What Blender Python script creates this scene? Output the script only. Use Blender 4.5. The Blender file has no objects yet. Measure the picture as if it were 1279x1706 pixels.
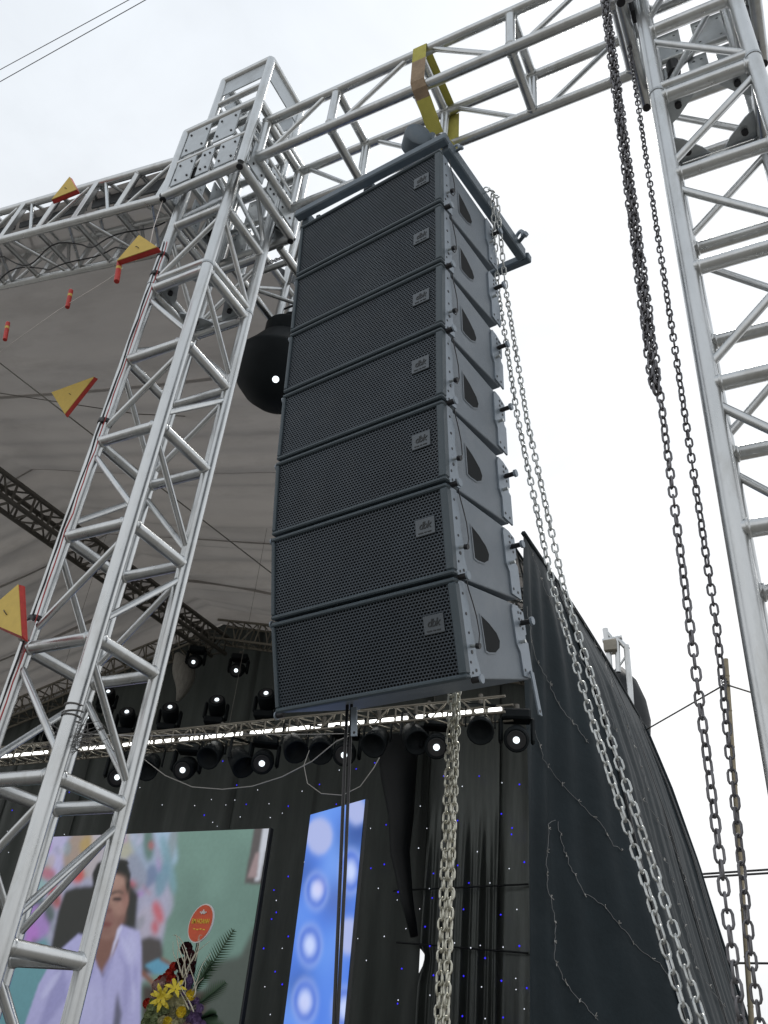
import bpy, bmesh, math, random
import numpy as np
from mathutils import Vector, Matrix, Euler

random.seed(7)
rng = np.random.default_rng(7)
scene = bpy.context.scene
COL = scene.collection
H0 = 1.6                                   # eye height above the ground

# ------------------------------------------------------------------ camera
F_PX, CX, CY = 1400.0, 639.5, 853.0        # focal length and centre for a 1279 x 1706 frame
RM = np.array([[0.8934051, 0.18624427, -0.40882809],
               [0.44150635, -0.5322444, 0.72234898],
               [0.08306311, 0.82585045, 0.55773788]])     # columns: right, up, forward in world axes
cam_d = bpy.data.cameras.new('camera')
cam_d.sensor_fit = 'VERTICAL'; cam_d.sensor_height = 24.0
cam_d.lens = 24.0 * F_PX / 1706.0
cam_d.clip_start = 0.05; cam_d.clip_end = 3000
cam = bpy.data.objects.new('camera', cam_d); COL.objects.link(cam)
m = Matrix.Identity(4)
for i in range(3):
    m[i][0] = RM[i, 0]; m[i][1] = RM[i, 1]; m[i][2] = -RM[i, 2]
m[2][3] = H0
cam.matrix_world = m
scene.camera = cam

# ------------------------------------------------------------------ sky, sun, exposure
SUN_AZ, SUN_EL = math.radians(-4.0), math.radians(60.0)    # azimuth from +Y towards +X
sun_dir = Vector((math.sin(SUN_AZ) * math.cos(SUN_EL), math.cos(SUN_AZ) * math.cos(SUN_EL), math.sin(SUN_EL)))
world = bpy.data.worlds.new('World'); scene.world = world; world.use_nodes = True
wn = world.node_tree; wn.nodes.clear()
def wnode(t, **k):
    n = wn.nodes.new(t)
    for a, b in k.items(): setattr(n, a, b)
    return n
w_out = wnode('ShaderNodeOutputWorld'); w_bg = wnode('ShaderNodeBackground')
w_sky = wnode('ShaderNodeTexSky', sky_type='NISHITA', sun_disc=False, sun_elevation=SUN_EL, sun_rotation=SUN_AZ,
              air_density=1.0, dust_density=4.0, ozone_density=1.0)
w_tc = wnode('ShaderNodeTexCoord')
w_noise = wnode('ShaderNodeTexNoise'); w_noise.inputs['Scale'].default_value = 1.7; w_noise.inputs['Detail'].default_value = 5
w_noise.inputs['Roughness'].default_value = 0.5
w_map = wnode('ShaderNodeMapping'); w_map.inputs['Scale'].default_value = (1, 1, 2.2)
w_sep = wnode('ShaderNodeSeparateXYZ'); w_el = wnode('ShaderNodeMapRange'); w_el.interpolation_type = 'SMOOTHSTEP'
w_el.inputs['From Min'].default_value = 0.35; w_el.inputs['From Max'].default_value = 1.0
w_zen = wnode('ShaderNodeMixRGB'); w_zen.inputs[2].default_value = (0.66, 0.715, 0.775, 1)
w_ramp = wnode('ShaderNodeValToRGB')
w_ramp.color_ramp.elements[0].position = 0.32; w_ramp.color_ramp.elements[0].color = (0.80, 0.825, 0.85, 1)
w_ramp.color_ramp.elements[1].position = 0.66; w_ramp.color_ramp.elements[1].color = (0.97, 0.975, 0.98, 1)
# a soft brightening of the cloud round the veiled sun
w_dot = wnode('ShaderNodeVectorMath', operation='DOT_PRODUCT'); w_dot.inputs[1].default_value = sun_dir
w_pow = wnode('ShaderNodeMapRange'); w_pow.inputs['From Min'].default_value = 0.45; w_pow.inputs['From Max'].default_value = 1.0
w_pow.inputs['To Min'].default_value = 0.0; w_pow.inputs['To Max'].default_value = 0.18
w_glow = wnode('ShaderNodeMixRGB', blend_type='ADD'); w_glow.inputs[0].default_value = 1.0
w_skyk = wnode('ShaderNodeMixRGB', blend_type='MULTIPLY'); w_skyk.inputs[0].default_value = 1.0
w_skyk.inputs[2].default_value = (0.005, 0.005, 0.005, 1)
w_add = wnode('ShaderNodeMixRGB', blend_type='ADD'); w_add.inputs[0].default_value = 1.0
L = wn.links.new
L(w_tc.outputs['Generated'], w_map.inputs['Vector']); L(w_map.outputs[0], w_noise.inputs['Vector'])
L(w_noise.outputs['Fac'], w_ramp.inputs[0])
L(w_tc.outputs['Generated'], w_dot.inputs[0]); L(w_dot.outputs['Value'], w_pow.inputs['Value'])
L(w_tc.outputs['Generated'], w_sep.inputs[0]); L(w_sep.outputs['Z'], w_el.inputs['Value']); L(w_el.outputs[0], w_zen.inputs[0])
w_n2 = wnode('ShaderNodeTexNoise'); w_n2.inputs['Scale'].default_value = 4.5; w_n2.inputs['Detail'].default_value = 7; w_n2.inputs['Roughness'].default_value = 0.55; w_n2.inputs['Distortion'].default_value = 0.4
w_m2 = wnode('ShaderNodeMapRange'); w_m2.inputs['From Min'].default_value = 0.3; w_m2.inputs['From Max'].default_value = 0.7; w_m2.inputs['To Min'].default_value = 0.93; w_m2.inputs['To Max'].default_value = 1.06
w_cl = wnode('ShaderNodeVectorMath', operation='SCALE')
L(w_map.outputs[0], w_n2.inputs['Vector']); L(w_n2.outputs['Fac'], w_m2.inputs['Value'])
L(w_ramp.outputs[0], w_zen.inputs[1]); L(w_zen.outputs[0], w_cl.inputs[0]); L(w_m2.outputs[0], w_cl.inputs['Scale']); L(w_cl.outputs[0], w_glow.inputs[1]); L(w_pow.outputs[0], w_glow.inputs[2])
L(w_sky.outputs[0], w_skyk.inputs[1]); L(w_glow.outputs[0], w_add.inputs[1]); L(w_skyk.outputs[0], w_add.inputs[2])
L(w_add.outputs[0], w_bg.inputs['Color']); w_bg.inputs['Strength'].default_value = 1.0
L(w_bg.outputs[0], w_out.inputs['Surface'])
sl = bpy.data.lights.new('sun', 'SUN'); sl.energy = 1.3; sl.angle = math.radians(14); sl.color = (1.0, 0.96, 0.9)
so = bpy.data.objects.new('sun', sl); COL.objects.link(so)
so.rotation_euler = (-sun_dir).to_track_quat('-Z', 'Y').to_euler()
so.location = (0, 0, 30)
vs = scene.view_settings
vs.view_transform = 'Standard'; vs.look = 'None'; vs.exposure = 0.0; vs.gamma = 1.0; vs.use_curve_mapping = False
scene.cycles.max_bounces = 6; scene.cycles.use_denoising = True

# ------------------------------------------------------------------ geometry helpers
def ray(p):
    v = np.array([p[0] - CX, -(p[1] - CY), F_PX]); return RM @ (v / np.linalg.norm(v))
def aty(p, y):  v = ray(p); q = v * (y / v[1]); return Vector((q[0], q[1], q[2] + H0))
def atx(p, x):  v = ray(p); q = v * (x / v[0]); return Vector((q[0], q[1], q[2] + H0))
def atz(p, z):  v = ray(p); q = v * ((z - H0) / v[2]); return Vector((q[0], q[1], q[2] + H0))
def P(x, y, z): return Vector((x, y, z + H0))              # height given above the eye
WM = {}                                                     # world matrix of every object made here
def link(o, parent=None, mat=None):
    COL.objects.link(o)
    W = mat if mat is not None else Matrix.Identity(4)
    WM[o.name] = W
    if parent is None: o.matrix_basis = W
    else:
        o.parent = parent
        o.matrix_basis = WM[parent.name].inverted() @ W
    return o
def tag(o, label=None, cat=None, group=None, kind=None):
    if label: o['label'] = label
    if cat: o['category'] = cat
    if group: o['group'] = group
    if kind: o['kind'] = kind
    return o
def thing(name, loc, label, cat, group=None, rot=None):
    o = bpy.data.objects.new(name, None); o.empty_display_size = 0.1
    W = Matrix.Translation(Vector(loc))
    if rot: W = W @ Euler(rot).to_matrix().to_4x4()
    link(o, None, W); return tag(o, label, cat, group)
def mesh_obj(name, verts, faces, mat, parent=None, smooth=False, W=None):
    """verts in world coordinates (or local when W is given)"""
    if W is None:
        W = WM[parent.name].copy() if parent is not None else Matrix.Identity(4)
        if parent is None:
            c = sum((Vector(v) for v in verts), Vector()) / len(verts)
            W = Matrix.Translation(c)
        inv = W.inverted(); verts = [inv @ Vector(v) for v in verts]
    me = bpy.data.meshes.new(name); me.from_pydata([tuple(v) for v in verts], [], faces); me.update()
    if smooth:
        me.polygons.foreach_set('use_smooth', [True] * len(me.polygons))
    me.materials.append(mat)
    return link(bpy.data.objects.new(name, me), parent, W)
def shared(name, me, parent, W):
    return link(bpy.data.objects.new(name, me), parent, W)
def auto_smooth(me, deg=40):
    me.polygons.foreach_set('use_smooth', [True] * len(me.polygons))
    me.set_sharp_from_angle(angle=math.radians(deg))
_cyl = {}
def cyl_mesh(mat, n=12):
    k = (mat.name, n)
    if k not in _cyl:
        v, f = [], []
        for i in range(n):
            a = 2 * math.pi * i / n
            v += [(math.cos(a), math.sin(a), -0.5), (math.cos(a), math.sin(a), 0.5)]
        for i in range(n):
            j = (i + 1) % n; f.append((2 * i, 2 * j, 2 * j + 1, 2 * i + 1))
        f.append([2 * i for i in reversed(range(n))]); f.append([2 * i + 1 for i in range(n)])
        me = bpy.data.meshes.new('tube'); me.from_pydata(v, [], f); me.update(); me.materials.append(mat)
        auto_smooth(me, 50); _cyl[k] = me
    return _cyl[k]
def tube(name, a, b, r, mat, parent, n=12):
    a, b = Vector(a), Vector(b); d = b - a
    W = Matrix.Translation((a + b) / 2) @ d.to_track_quat('Z', 'Y').to_matrix().to_4x4() @ Matrix.Diagonal((r, r, d.length, 1))
    return shared(name, cyl_mesh(mat, n), parent, W)
_box = {}
def box_mesh(mat, dims, bev=0.004):
    k = (mat.name, tuple(round(x, 4) for x in dims), bev)
    if k not in _box:
        bm = bmesh.new(); bmesh.ops.create_cube(bm, size=1)
        for v in bm.verts: v.co = Vector((v.co.x * dims[0], v.co.y * dims[1], v.co.z * dims[2]))
        if bev: bmesh.ops.bevel(bm, geom=bm.edges[:], offset=bev, segments=1, affect='EDGES')
        me = bpy.data.meshes.new('block'); bm.to_mesh(me); bm.free(); me.materials.append(mat); _box[k] = me
    return _box[k]
_rung = {}
def rung_mesh(mat, n, Lr, r, rc):
    k = (mat.name, n, round(Lr, 3), r, rc)
    if k not in _rung:
        e = 0.5 - rc * 0.97 / Lr; b = 0.010 / Lr
        prof = [(1, -0.5), (1, -e - b * .2), (1.16, -e + b * .1), (1.17, -e + b * .5), (1.0, -e + b), (1, e - b), (1.17, e - b * .5), (1.16, e - b * .1), (1, e + b * .2), (1, 0.5)]
        v, f = lathe_data(prof, n)
        me = bpy.data.meshes.new('tube'); me.from_pydata(v, [], f); me.update(); me.materials.append(mat); auto_smooth(me, 50); _rung[k] = me
    return _rung[k]
def rung(name, a, b, r, mat, parent, n, rc):
    a, b = Vector(a), Vector(b); d = b - a
    W = Matrix.Translation((a + b) / 2) @ d.to_track_quat('Z', 'Y').to_matrix().to_4x4() @ Matrix.Diagonal((r, r, d.length, 1))
    return shared(name, rung_mesh(mat, n, d.length, r, rc), parent, W)
def box(name, c, dims, mat, parent, bev=0.004, rot=None):
    W = Matrix.Translation(Vector(c))
    if rot is not None: W = W @ (rot.to_4x4() if isinstance(rot, Matrix) else Euler(rot).to_matrix().to_4x4())
    return shared(name, box_mesh(mat, dims, bev), parent, W)
def frame_z(d, up=Vector((0, 0, 1))):
    d = d.normalized(); x = up.cross(d)
    if x.length < 1e-4: x = Vector((1, 0, 0))
    x.normalize(); y = d.cross(x); return x, y
def sweep_data(pts, r, n=6, closed=False, base=0):
    pts = [Vector(p) for p in pts]; N = len(pts); v, f = [], []
    t = []
    for i in range(N):
        a = pts[(i - 1) % N] if (closed or i > 0) else pts[0]
        b = pts[(i + 1) % N] if (closed or i < N - 1) else pts[-1]
        t.append((b - a).normalized())
    x, y = frame_z(t[0])
    for i in range(N):
        x = (x - t[i] * x.dot(t[i]))
        if x.length < 1e-5: x, _ = frame_z(t[i])
        x.normalize(); y = t[i].cross(x)
        rr = r[i] if isinstance(r, (list, tuple)) else r
        for k in range(n):
            a = 2 * math.pi * k / n; v.append(pts[i] + x * (rr * math.cos(a)) + y * (rr * math.sin(a)))
    for i in range(N if closed else N - 1):
        j = (i + 1) % N
        for k in range(n):
            l = (k + 1) % n; f.append((base + i * n + k, base + i * n + l, base + j * n + l, base + j * n + k))
    if not closed:
        f.append([base + k for k in reversed(range(n))]); f.append([base + (N - 1) * n + k for k in range(n)])
    return v, f
def sweep(name, pts, r, mat, parent=None, n=6, closed=False):
    v, f = sweep_data(pts, r, n, closed); return mesh_obj(name, v, f, mat, parent, smooth=True)
def prism_data(poly, axis_vec, base=0):
    """poly: list of Vectors, extruded by axis_vec"""
    n = len(poly); v = [Vector(p) for p in poly] + [Vector(p) + axis_vec for p in poly]
    f = [[base + i for i in reversed(range(n))], [base + n + i for i in range(n)]]
    for i in range(n): j = (i + 1) % n; f.append((base + i, base + j, base + n + j, base + n + i))
    return v, f
def prism(name, poly, axis_vec, mat, parent=None, W=None):
    v, f = prism_data([Vector(p) for p in poly], Vector(axis_vec)); o = mesh_obj(name, v, f, mat, parent, W=W)
    bm = bmesh.new(); bm.from_mesh(o.data); bmesh.ops.recalc_face_normals(bm, faces=bm.faces[:]); bm.to_mesh(o.data); bm.free()
    return o
def lathe_data(prof, n=20):
    v, f = [], []
    for (r, z) in prof:
        for k in range(n):
            a = 2 * math.pi * k / n; v.append((r * math.cos(a), r * math.sin(a), z))
    for i in range(len(prof) - 1):
        for k in range(n):
            l = (k + 1) % n; f.append((i * n + k, i * n + l, (i + 1) * n + l, (i + 1) * n + k))
    f.append([k for k in reversed(range(n))]); f.append([(len(prof) - 1) * n + k for k in range(n)])
    return v, f
def copy_tree(o, parent=None, W=None):
    c = o.copy(); COL.objects.link(c)
    if parent is not None: c.parent = parent
    if W is not None: c.matrix_basis = W; WM[c.name] = W
    else: WM[c.name] = (WM[parent.name] @ o.matrix_basis) if parent is not None else WM[o.name]
    for ch in KIDS(o): copy_tree(ch, c)
    return c
def KIDS(o): return [x for x in list(COL.objects) if x.parent == o]
def sag(a, b, drop, n=14):
    a, b = Vector(a), Vector(b)
    return [a.lerp(b, i / n) - Vector((0, 0, drop * 4 * (i / n) * (1 - i / n))) for i in range(n + 1)]

# ------------------------------------------------------------------ materials
def srgb(r, g, b):
    f = lambda c: (c / 255 / 12.92) if c / 255 <= 0.04045 else ((c / 255 + 0.055) / 1.055) ** 2.4
    return (f(r), f(g), f(b))
def mat(name, col, rough=0.5, metal=0.0, var=0.12, vscale=6.0, bump=0.0, bscale=80.0, spec=0.5, rvar=0.0,
        stain=None, stain_amt=0.0, stain_scale=3.0, transl=0.0, stretch=(1, 1, 1), coords='pos'):
    M = bpy.data.materials.new(name); M.use_nodes = True; nt = M.node_tree; nd = nt.nodes
    b = nd['Principled BSDF']; b.inputs['Roughness'].default_value = rough; b.inputs['Metallic'].default_value = metal
    b.inputs['Specular IOR Level'].default_value = spec
    if coords == 'pos': g = nd.new('ShaderNodeNewGeometry'); src = g.outputs['Position']
    else: g = nd.new('ShaderNodeTexCoord'); src = g.outputs['Object']
    mp = nd.new('ShaderNodeMapping'); mp.inputs['Scale'].default_value = stretch
    nt.links.new(src, mp.inputs['Vector']); src = mp.outputs[0]
    n1 = nd.new('ShaderNodeTexNoise'); n1.inputs['Scale'].default_value = vscale; n1.inputs['Detail'].default_value = 6
    n1.inputs['Roughness'].default_value = 0.65
    nt.links.new(src, n1.inputs['Vector'])
    mx = nd.new('ShaderNodeMapRange'); mx.inputs['From Min'].default_value = 0.25; mx.inputs['From Max'].default_value = 0.75
    mx.inputs['To Min'].default_value = 1 - var; mx.inputs['To Max'].default_value = 1 + var
    nt.links.new(n1.outputs['Fac'], mx.inputs['Value'])
    cm = nd.new('ShaderNodeVectorMath'); cm.operation = 'SCALE'; cm.inputs[0].default_value = col
    nt.links.new(mx.outputs[0], cm.inputs['Scale'])
    out = cm.outputs[0]
    if stain is not None:
        n2 = nd.new('ShaderNodeTexNoise'); n2.inputs['Scale'].default_value = stain_scale; n2.inputs['Detail'].default_value = 8
        n2.inputs['Roughness'].default_value = 0.7; nt.links.new(src, n2.inputs['Vector'])
        r2 = nd.new('ShaderNodeMapRange'); r2.inputs['From Min'].default_value = 0.5; r2.inputs['From Max'].default_value = 0.72
        r2.inputs['To Max'].default_value = stain_amt; nt.links.new(n2.outputs['Fac'], r2.inputs['Value'])
        ms = nd.new('ShaderNodeMixRGB'); ms.inputs[2].default_value = (*stain, 1)
        nt.links.new(r2.outputs[0], ms.inputs[0]); nt.links.new(out, ms.inputs[1]); out = ms.outputs[0]
    nt.links.new(out, b.inputs['Base Color'])
    if rvar:
        mr = nd.new('ShaderNodeMapRange'); mr.inputs['To Min'].default_value = rough - rvar; mr.inputs['To Max'].default_value = rough + rvar
        nt.links.new(n1.outputs['Fac'], mr.inputs['Value']); nt.links.new(mr.outputs[0], b.inputs['Roughness'])
    if bump:
        n3 = nd.new('ShaderNodeTexNoise'); n3.inputs['Scale'].default_value = bscale; n3.inputs['Detail'].default_value = 4
        nt.links.new(src, n3.inputs['Vector'])
        bp = nd.new('ShaderNodeBump'); bp.inputs['Strength'].default_value = bump; bp.inputs['Distance'].default_value = 0.01
        nt.links.new(n3.outputs['Fac'], bp.inputs['Height']); nt.links.new(bp.outputs[0], b.inputs['Normal'])
    if transl:
        tr = nd.new('ShaderNodeBsdfTranslucent'); nt.links.new(out, tr.inputs['Color'])
        ms = nd.new('ShaderNodeMixShader'); ms.inputs[0].default_value = transl
        nt.links.new(b.outputs[0], ms.inputs[1]); nt.links.new(tr.outputs[0], ms.inputs[2])
        nt.links.new(ms.outputs[0], nd['Material Output'].inputs['Surface'])
    return M
def emit(name, col, strength):
    M = bpy.data.materials.new(name); M.use_nodes = True; nd = M.node_tree.nodes
    b = nd['Principled BSDF']; b.inputs['Base Color'].default_value = (0.02, 0.02, 0.02, 1)
    b.inputs['Emission Color'].default_value = (*col, 1); b.inputs['Emission Strength'].default_value = strength
    return M
def emit_attr(name, strength=1.0):
    M = bpy.data.materials.new(name); M.use_nodes = True; nt = M.node_tree; b = nt.nodes['Principled BSDF']
    a = nt.nodes.new('ShaderNodeAttribute'); a.attribute_name = 'picture'
    b.inputs['Base Color'].default_value = (0.01, 0.01, 0.01, 1); b.inputs['Roughness'].default_value = 0.6
    nt.links.new(a.outputs['Color'], b.inputs['Emission Color']); b.inputs['Emission Strength'].default_value = strength
    return M

ALU = mat('aluminium', (0.585, 0.60, 0.605), 0.30, 0.95, var=0.10, vscale=14, bump=0.035, bscale=30, rvar=0.12,
          stain=(0.38, 0.375, 0.35), stain_amt=0.6, stain_scale=9, stretch=(1, 1, 0.35))
ALU2 = mat('aluminium plate', (0.48, 0.51, 0.53), 0.40, 0.6, var=0.12, vscale=7, bump=0.05, stain=(0.30, 0.30, 0.29), stain_amt=0.5, stain_scale=6)
STEEL_D = mat('dark painted steel', (0.15, 0.14, 0.122), 0.55, 0.3, var=0.2)
STEEL_T = mat('dull truss steel', (0.26, 0.24, 0.20), 0.5, 0.4, var=0.2)
BOLT = mat('black bolt', (0.03, 0.03, 0.033), 0.45, 0.4)
CAB = mat('speaker paint', (0.172, 0.203, 0.238), 0.46, 0.0, var=0.10, vscale=4, bump=0.25, bscale=420, stain=(0.22, 0.245, 0.27), stain_amt=0.6, stain_scale=7, coords='pos')
CABF = mat('speaker front paint', (0.060, 0.082, 0.098), 0.5, 0.0, var=0.1, bump=0.2, bscale=420, coords='obj')
GRILLE = mat('grille steel', (0.052, 0.066, 0.082), 0.45, 0.2, var=0.3, vscale=3.5, stain=(0.085, 0.095, 0.105), stain_amt=0.5, stain_scale=5, coords='pos')
FOAM_SHADE = mat('acoustic foam and recess shade', (0.012, 0.014, 0.016), 0.95, 0.0, var=0.2, coords='obj')
PLATE = mat('rigging plate', (0.25, 0.295, 0.345), 0.42, 0.25, var=0.08, vscale=10, bump=0.08, stain=(0.18, 0.19, 0.2), stain_amt=0.4, stain_scale=14, coords='obj')
LOGO = mat('logo plate', (0.10, 0.115, 0.13), 0.4, 0.3, coords='obj')
LOGOT = mat('logo print', (0.02, 0.024, 0.028), 0.5, coords='obj')
BUMP = mat('bumper paint', (0.11, 0.142, 0.172), 0.45, 0.2, var=0.15, vscale=8, bump=0.1, stain=(0.2, 0.21, 0.22), stain_amt=0.4, stain_scale=10)
CHAIN_S = mat('zinc chain', (0.56, 0.58, 0.57), 0.34, 0.75, var=0.25, vscale=20, stain=(0.3, 0.29, 0.27), stain_amt=0.6, stain_scale=14)
CHAIN_D = mat('weathered chain', (0.165, 0.162, 0.172), 0.45, 0.7, var=0.3, vscale=18, stain=(0.12, 0.10, 0.09), stain_amt=0.4, stain_scale=12)
CHAIN_G = mat('nickel chain', (0.56, 0.55, 0.47), 0.3, 0.8, var=0.2, vscale=40)
SLING = mat('yellow webbing', (0.50, 0.46, 0.10), 0.8, 0, var=0.15, vscale=12, bump=0.4, bscale=300)
SLINGD = mat('soiled webbing', (0.33, 0.24, 0.16), 0.85, 0, var=0.3, vscale=25, bump=0.4, bscale=300)
FABRIC = mat('roof fabric', (0.56, 0.53, 0.505), 0.75, 0, var=0.10, vscale=1.4, stain=(0.38, 0.355, 0.33), stain_amt=0.7, stain_scale=1.1, transl=0.115, stretch=(0.35, 1.6, 1))
TRIM = mat('roof trim', (0.10, 0.11, 0.12), 0.7)
DRAPE = mat('black drape', (0.055, 0.063, 0.059), 0.6, 0, var=0.25, vscale=2.5, stretch=(3, 3, 0.4), spec=0.35, transl=0.12)
SATIN = mat('black satin', (0.115, 0.128, 0.12), 0.38, 0.4, var=0.25, vscale=3, stretch=(5, 5, 0.5), spec=0.5)
SIDE = mat('black tarpaulin', (0.016, 0.024, 0.029), 0.6, 0, var=0.2, vscale=2.2, spec=0.16, bump=0.5, bscale=14, stain=(0.026, 0.034, 0.040), stain_amt=0.5, stain_scale=1.5)
SEAM = mat('tarpaulin seam', (0.012, 0.015, 0.018), 0.6)
HOUSING = mat('black housing', (0.010, 0.013, 0.015), 0.6, 0, var=0.2, spec=0.14)
LENS_GLINT = emit('lamp lens and glint', (0.86, 0.95, 1.0), 1.8)  # real lamp lenses, and the painted glint on the dome shell
DIODE = emit('led batten cell', (1.0, 1.0, 0.96), 4.0)
RUBBER = mat('black rubber', (0.02, 0.02, 0.022), 0.5)
STRING = mat('string wire', (0.22, 0.225, 0.23), 0.5)
CABLEW = mat('pale cable', (0.40, 0.39, 0.37), 0.6)
REDC = mat('red wire', (0.42, 0.05, 0.05), 0.5)
WIRE = mat('thin steel wire', (0.16, 0.155, 0.15), 0.5, 0.3)
YELLOW = mat('yellow paper', (0.64, 0.46, 0.11), 0.7, 0, var=0.08, vscale=25)
RED = mat('red paper', (0.50, 0.045, 0.035), 0.6, 0, var=0.2, vscale=40)
FOIL = mat('white paper', (0.75, 0.7, 0.66), 0.4)
CONC = mat('pale concrete', (0.20, 0.19, 0.172), 0.85, 0, var=0.2, vscale=0.8, bump=0.3, bscale=30, stain=(0.22, 0.21, 0.19), stain_amt=0.6, stain_scale=0.5)
PLY = mat('stage plywood', (0.05, 0.045, 0.04), 0.7, 0, var=0.2)
BAMBOO = mat('bamboo', (0.33, 0.28, 0.19), 0.6, 0, var=0.2, vscale=20)
FRAME_B = mat('screen frame', (0.025, 0.027, 0.028), 0.5)

# ------------------------------------------------------------------ the ground
g = mesh_obj('ground', [(-900, -900, 0), (900, -900, 0), (900, 900, 0), (-900, 900, 0)], [(0, 1, 2, 3)], CONC); tag(g, kind='structure')

# ------------------------------------------------------------------ box trusses
def box_truss(parent, a, b, u, v, stations, diag, rc, rr, rd, mat=None, rings=True, n=12, double=()):
    """four chords from a to b at +-u +-v; rungs at stations; diag[face] = list of 0/1/None, one for each bay"""
    mat = mat or ALU
    a, b = Vector(a), Vector(b); ax = (b - a).normalized()
    cor = [u + v, u - v, -u - v, -u + v]
    for c in cor: tube('chord', a + c, b + c, rc, mat, parent, n + 6 if n >= 12 else n)
    for i, s in enumerate(stations):
        for k in range(4):
            c0, c1 = cor[k], cor[(k + 1) % 4]
            (rung('rung', a + ax * s + c0, a + ax * s + c1, rr, mat, parent, 14, rc) if n >= 12 else tube('rung', a + ax * s + c0, a + ax * s + c1, rr, mat, parent, max(8, n - 2)))
    for k in range(4):
        pat = diag[k % len(diag)]
        for i in range(len(stations) - 1):
            d = pat[i % len(pat)]
            if d is None: continue
            c0, c1 = (cor[k], cor[(k + 1) % 4]) if d else (cor[(k + 1) % 4], cor[k])
            e = 0.075
            tube('diagonal', a + ax * (stations[i] + e) + c0, a + ax * (stations[i + 1] - e) + c1, rd, mat, parent, 8)
S2 = 0.2                                                    # half the chord spacing
RC, RR, RD = 0.0335, 0.0285, 0.016
LEV = [0.268 + 0.5735 * k for k in range(-3, 8)]            # rung heights above the eye
def tower(name, cx, cy, label, mirror=False):
    t = thing(name, (cx, cy, 0), label, 'truss tower', 'aluminium lifting towers')
    a = Vector((cx, cy, 0.03)); b = P(cx, cy, 5.3)
    u, v = Vector((S2, 0, 0)), Vector((0, S2, 0))
    # corners: (+,+) back right, (+,-) near right, (-,-) near left, (-,+) back left
    st = [z + H0 - 0.03 for z in LEV] + [5.3 + H0 - 0.08]
    nb = len(st) - 1
    ev = [1 if i % 2 == 0 else 0 for i in range(nb)]; od = [1 - e for e in ev]
    if not mirror:
        f0, f1, f2, f3 = ev[:], ev[:], ev[:], od[:]
        f0[9] = 1; f1[9] = 0
    else:
        f0, f1, f2, f3 = od[:], od[:], ev[:], ev[:]
    box_truss(t, a, b, u, v, st, [f0, f1, f2, f3], RC, RR, RD)
    # bolted joint between two tower sections at the level of the seventh rung ring
    for zj in (LEV[9],):
        z = zj + 0.075
        for k, (sx, sy) in enumerate(((1, 1), (1, -1), (-1, -1), (-1, 1))):
            c = P(cx + sx * S2, cy + sy * S2, z)
            n2 = ((1, 1), (1, -1), (-1, -1), (-1, 1))[(k + 1) % 4]
            tube('rung', c, P(cx + n2[0] * S2, cy + n2[1] * S2, z), RR * 0.9, ALU, t, 10)
            tube('joint_collar', c - Vector((0, 0, 0.045)), c - Vector((0, 0, 0.03)), RC * 1.09, ALU2, t, 14)
            g0 = P(cx + sx * (S2 - 0.02), cy + sy * (S2 - 0.02), z - 0.045)
            gus = prism('gusset_plate', [g0, g0 - Vector((sx * 0.15, 0, 0)), g0 - Vector((sx * 0.12, sy * 0.045, 0)), g0 - Vector((sx * 0.045, sy * 0.12, 0)), g0 - Vector((0, sy * 0.15, 0))], (0, 0, 0.008), ALU2, t)
            bc = g0 - Vector((sx * 0.055, sy * 0.055, 0))
            tube('bolt', bc - Vector((0, 0, 0.02)), bc + Vector((0, 0, 0.03)), 0.015, BOLT, t, 8)
    box('base_plate', (cx, cy, 0.015), (0.75, 0.75, 0.03), STEEL_D, t)
    return t
TLX, TY = -2.79, 2.465
TRX = 0.103
tower_l = tower('truss_tower', TLX, TY, 'aluminium truss tower left of the hanging speakers, with wires taped to one chord')
tower_r = tower('truss_tower', TRX, TY, 'aluminium truss tower at the right edge beside the dark hanging chains', True)

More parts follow.
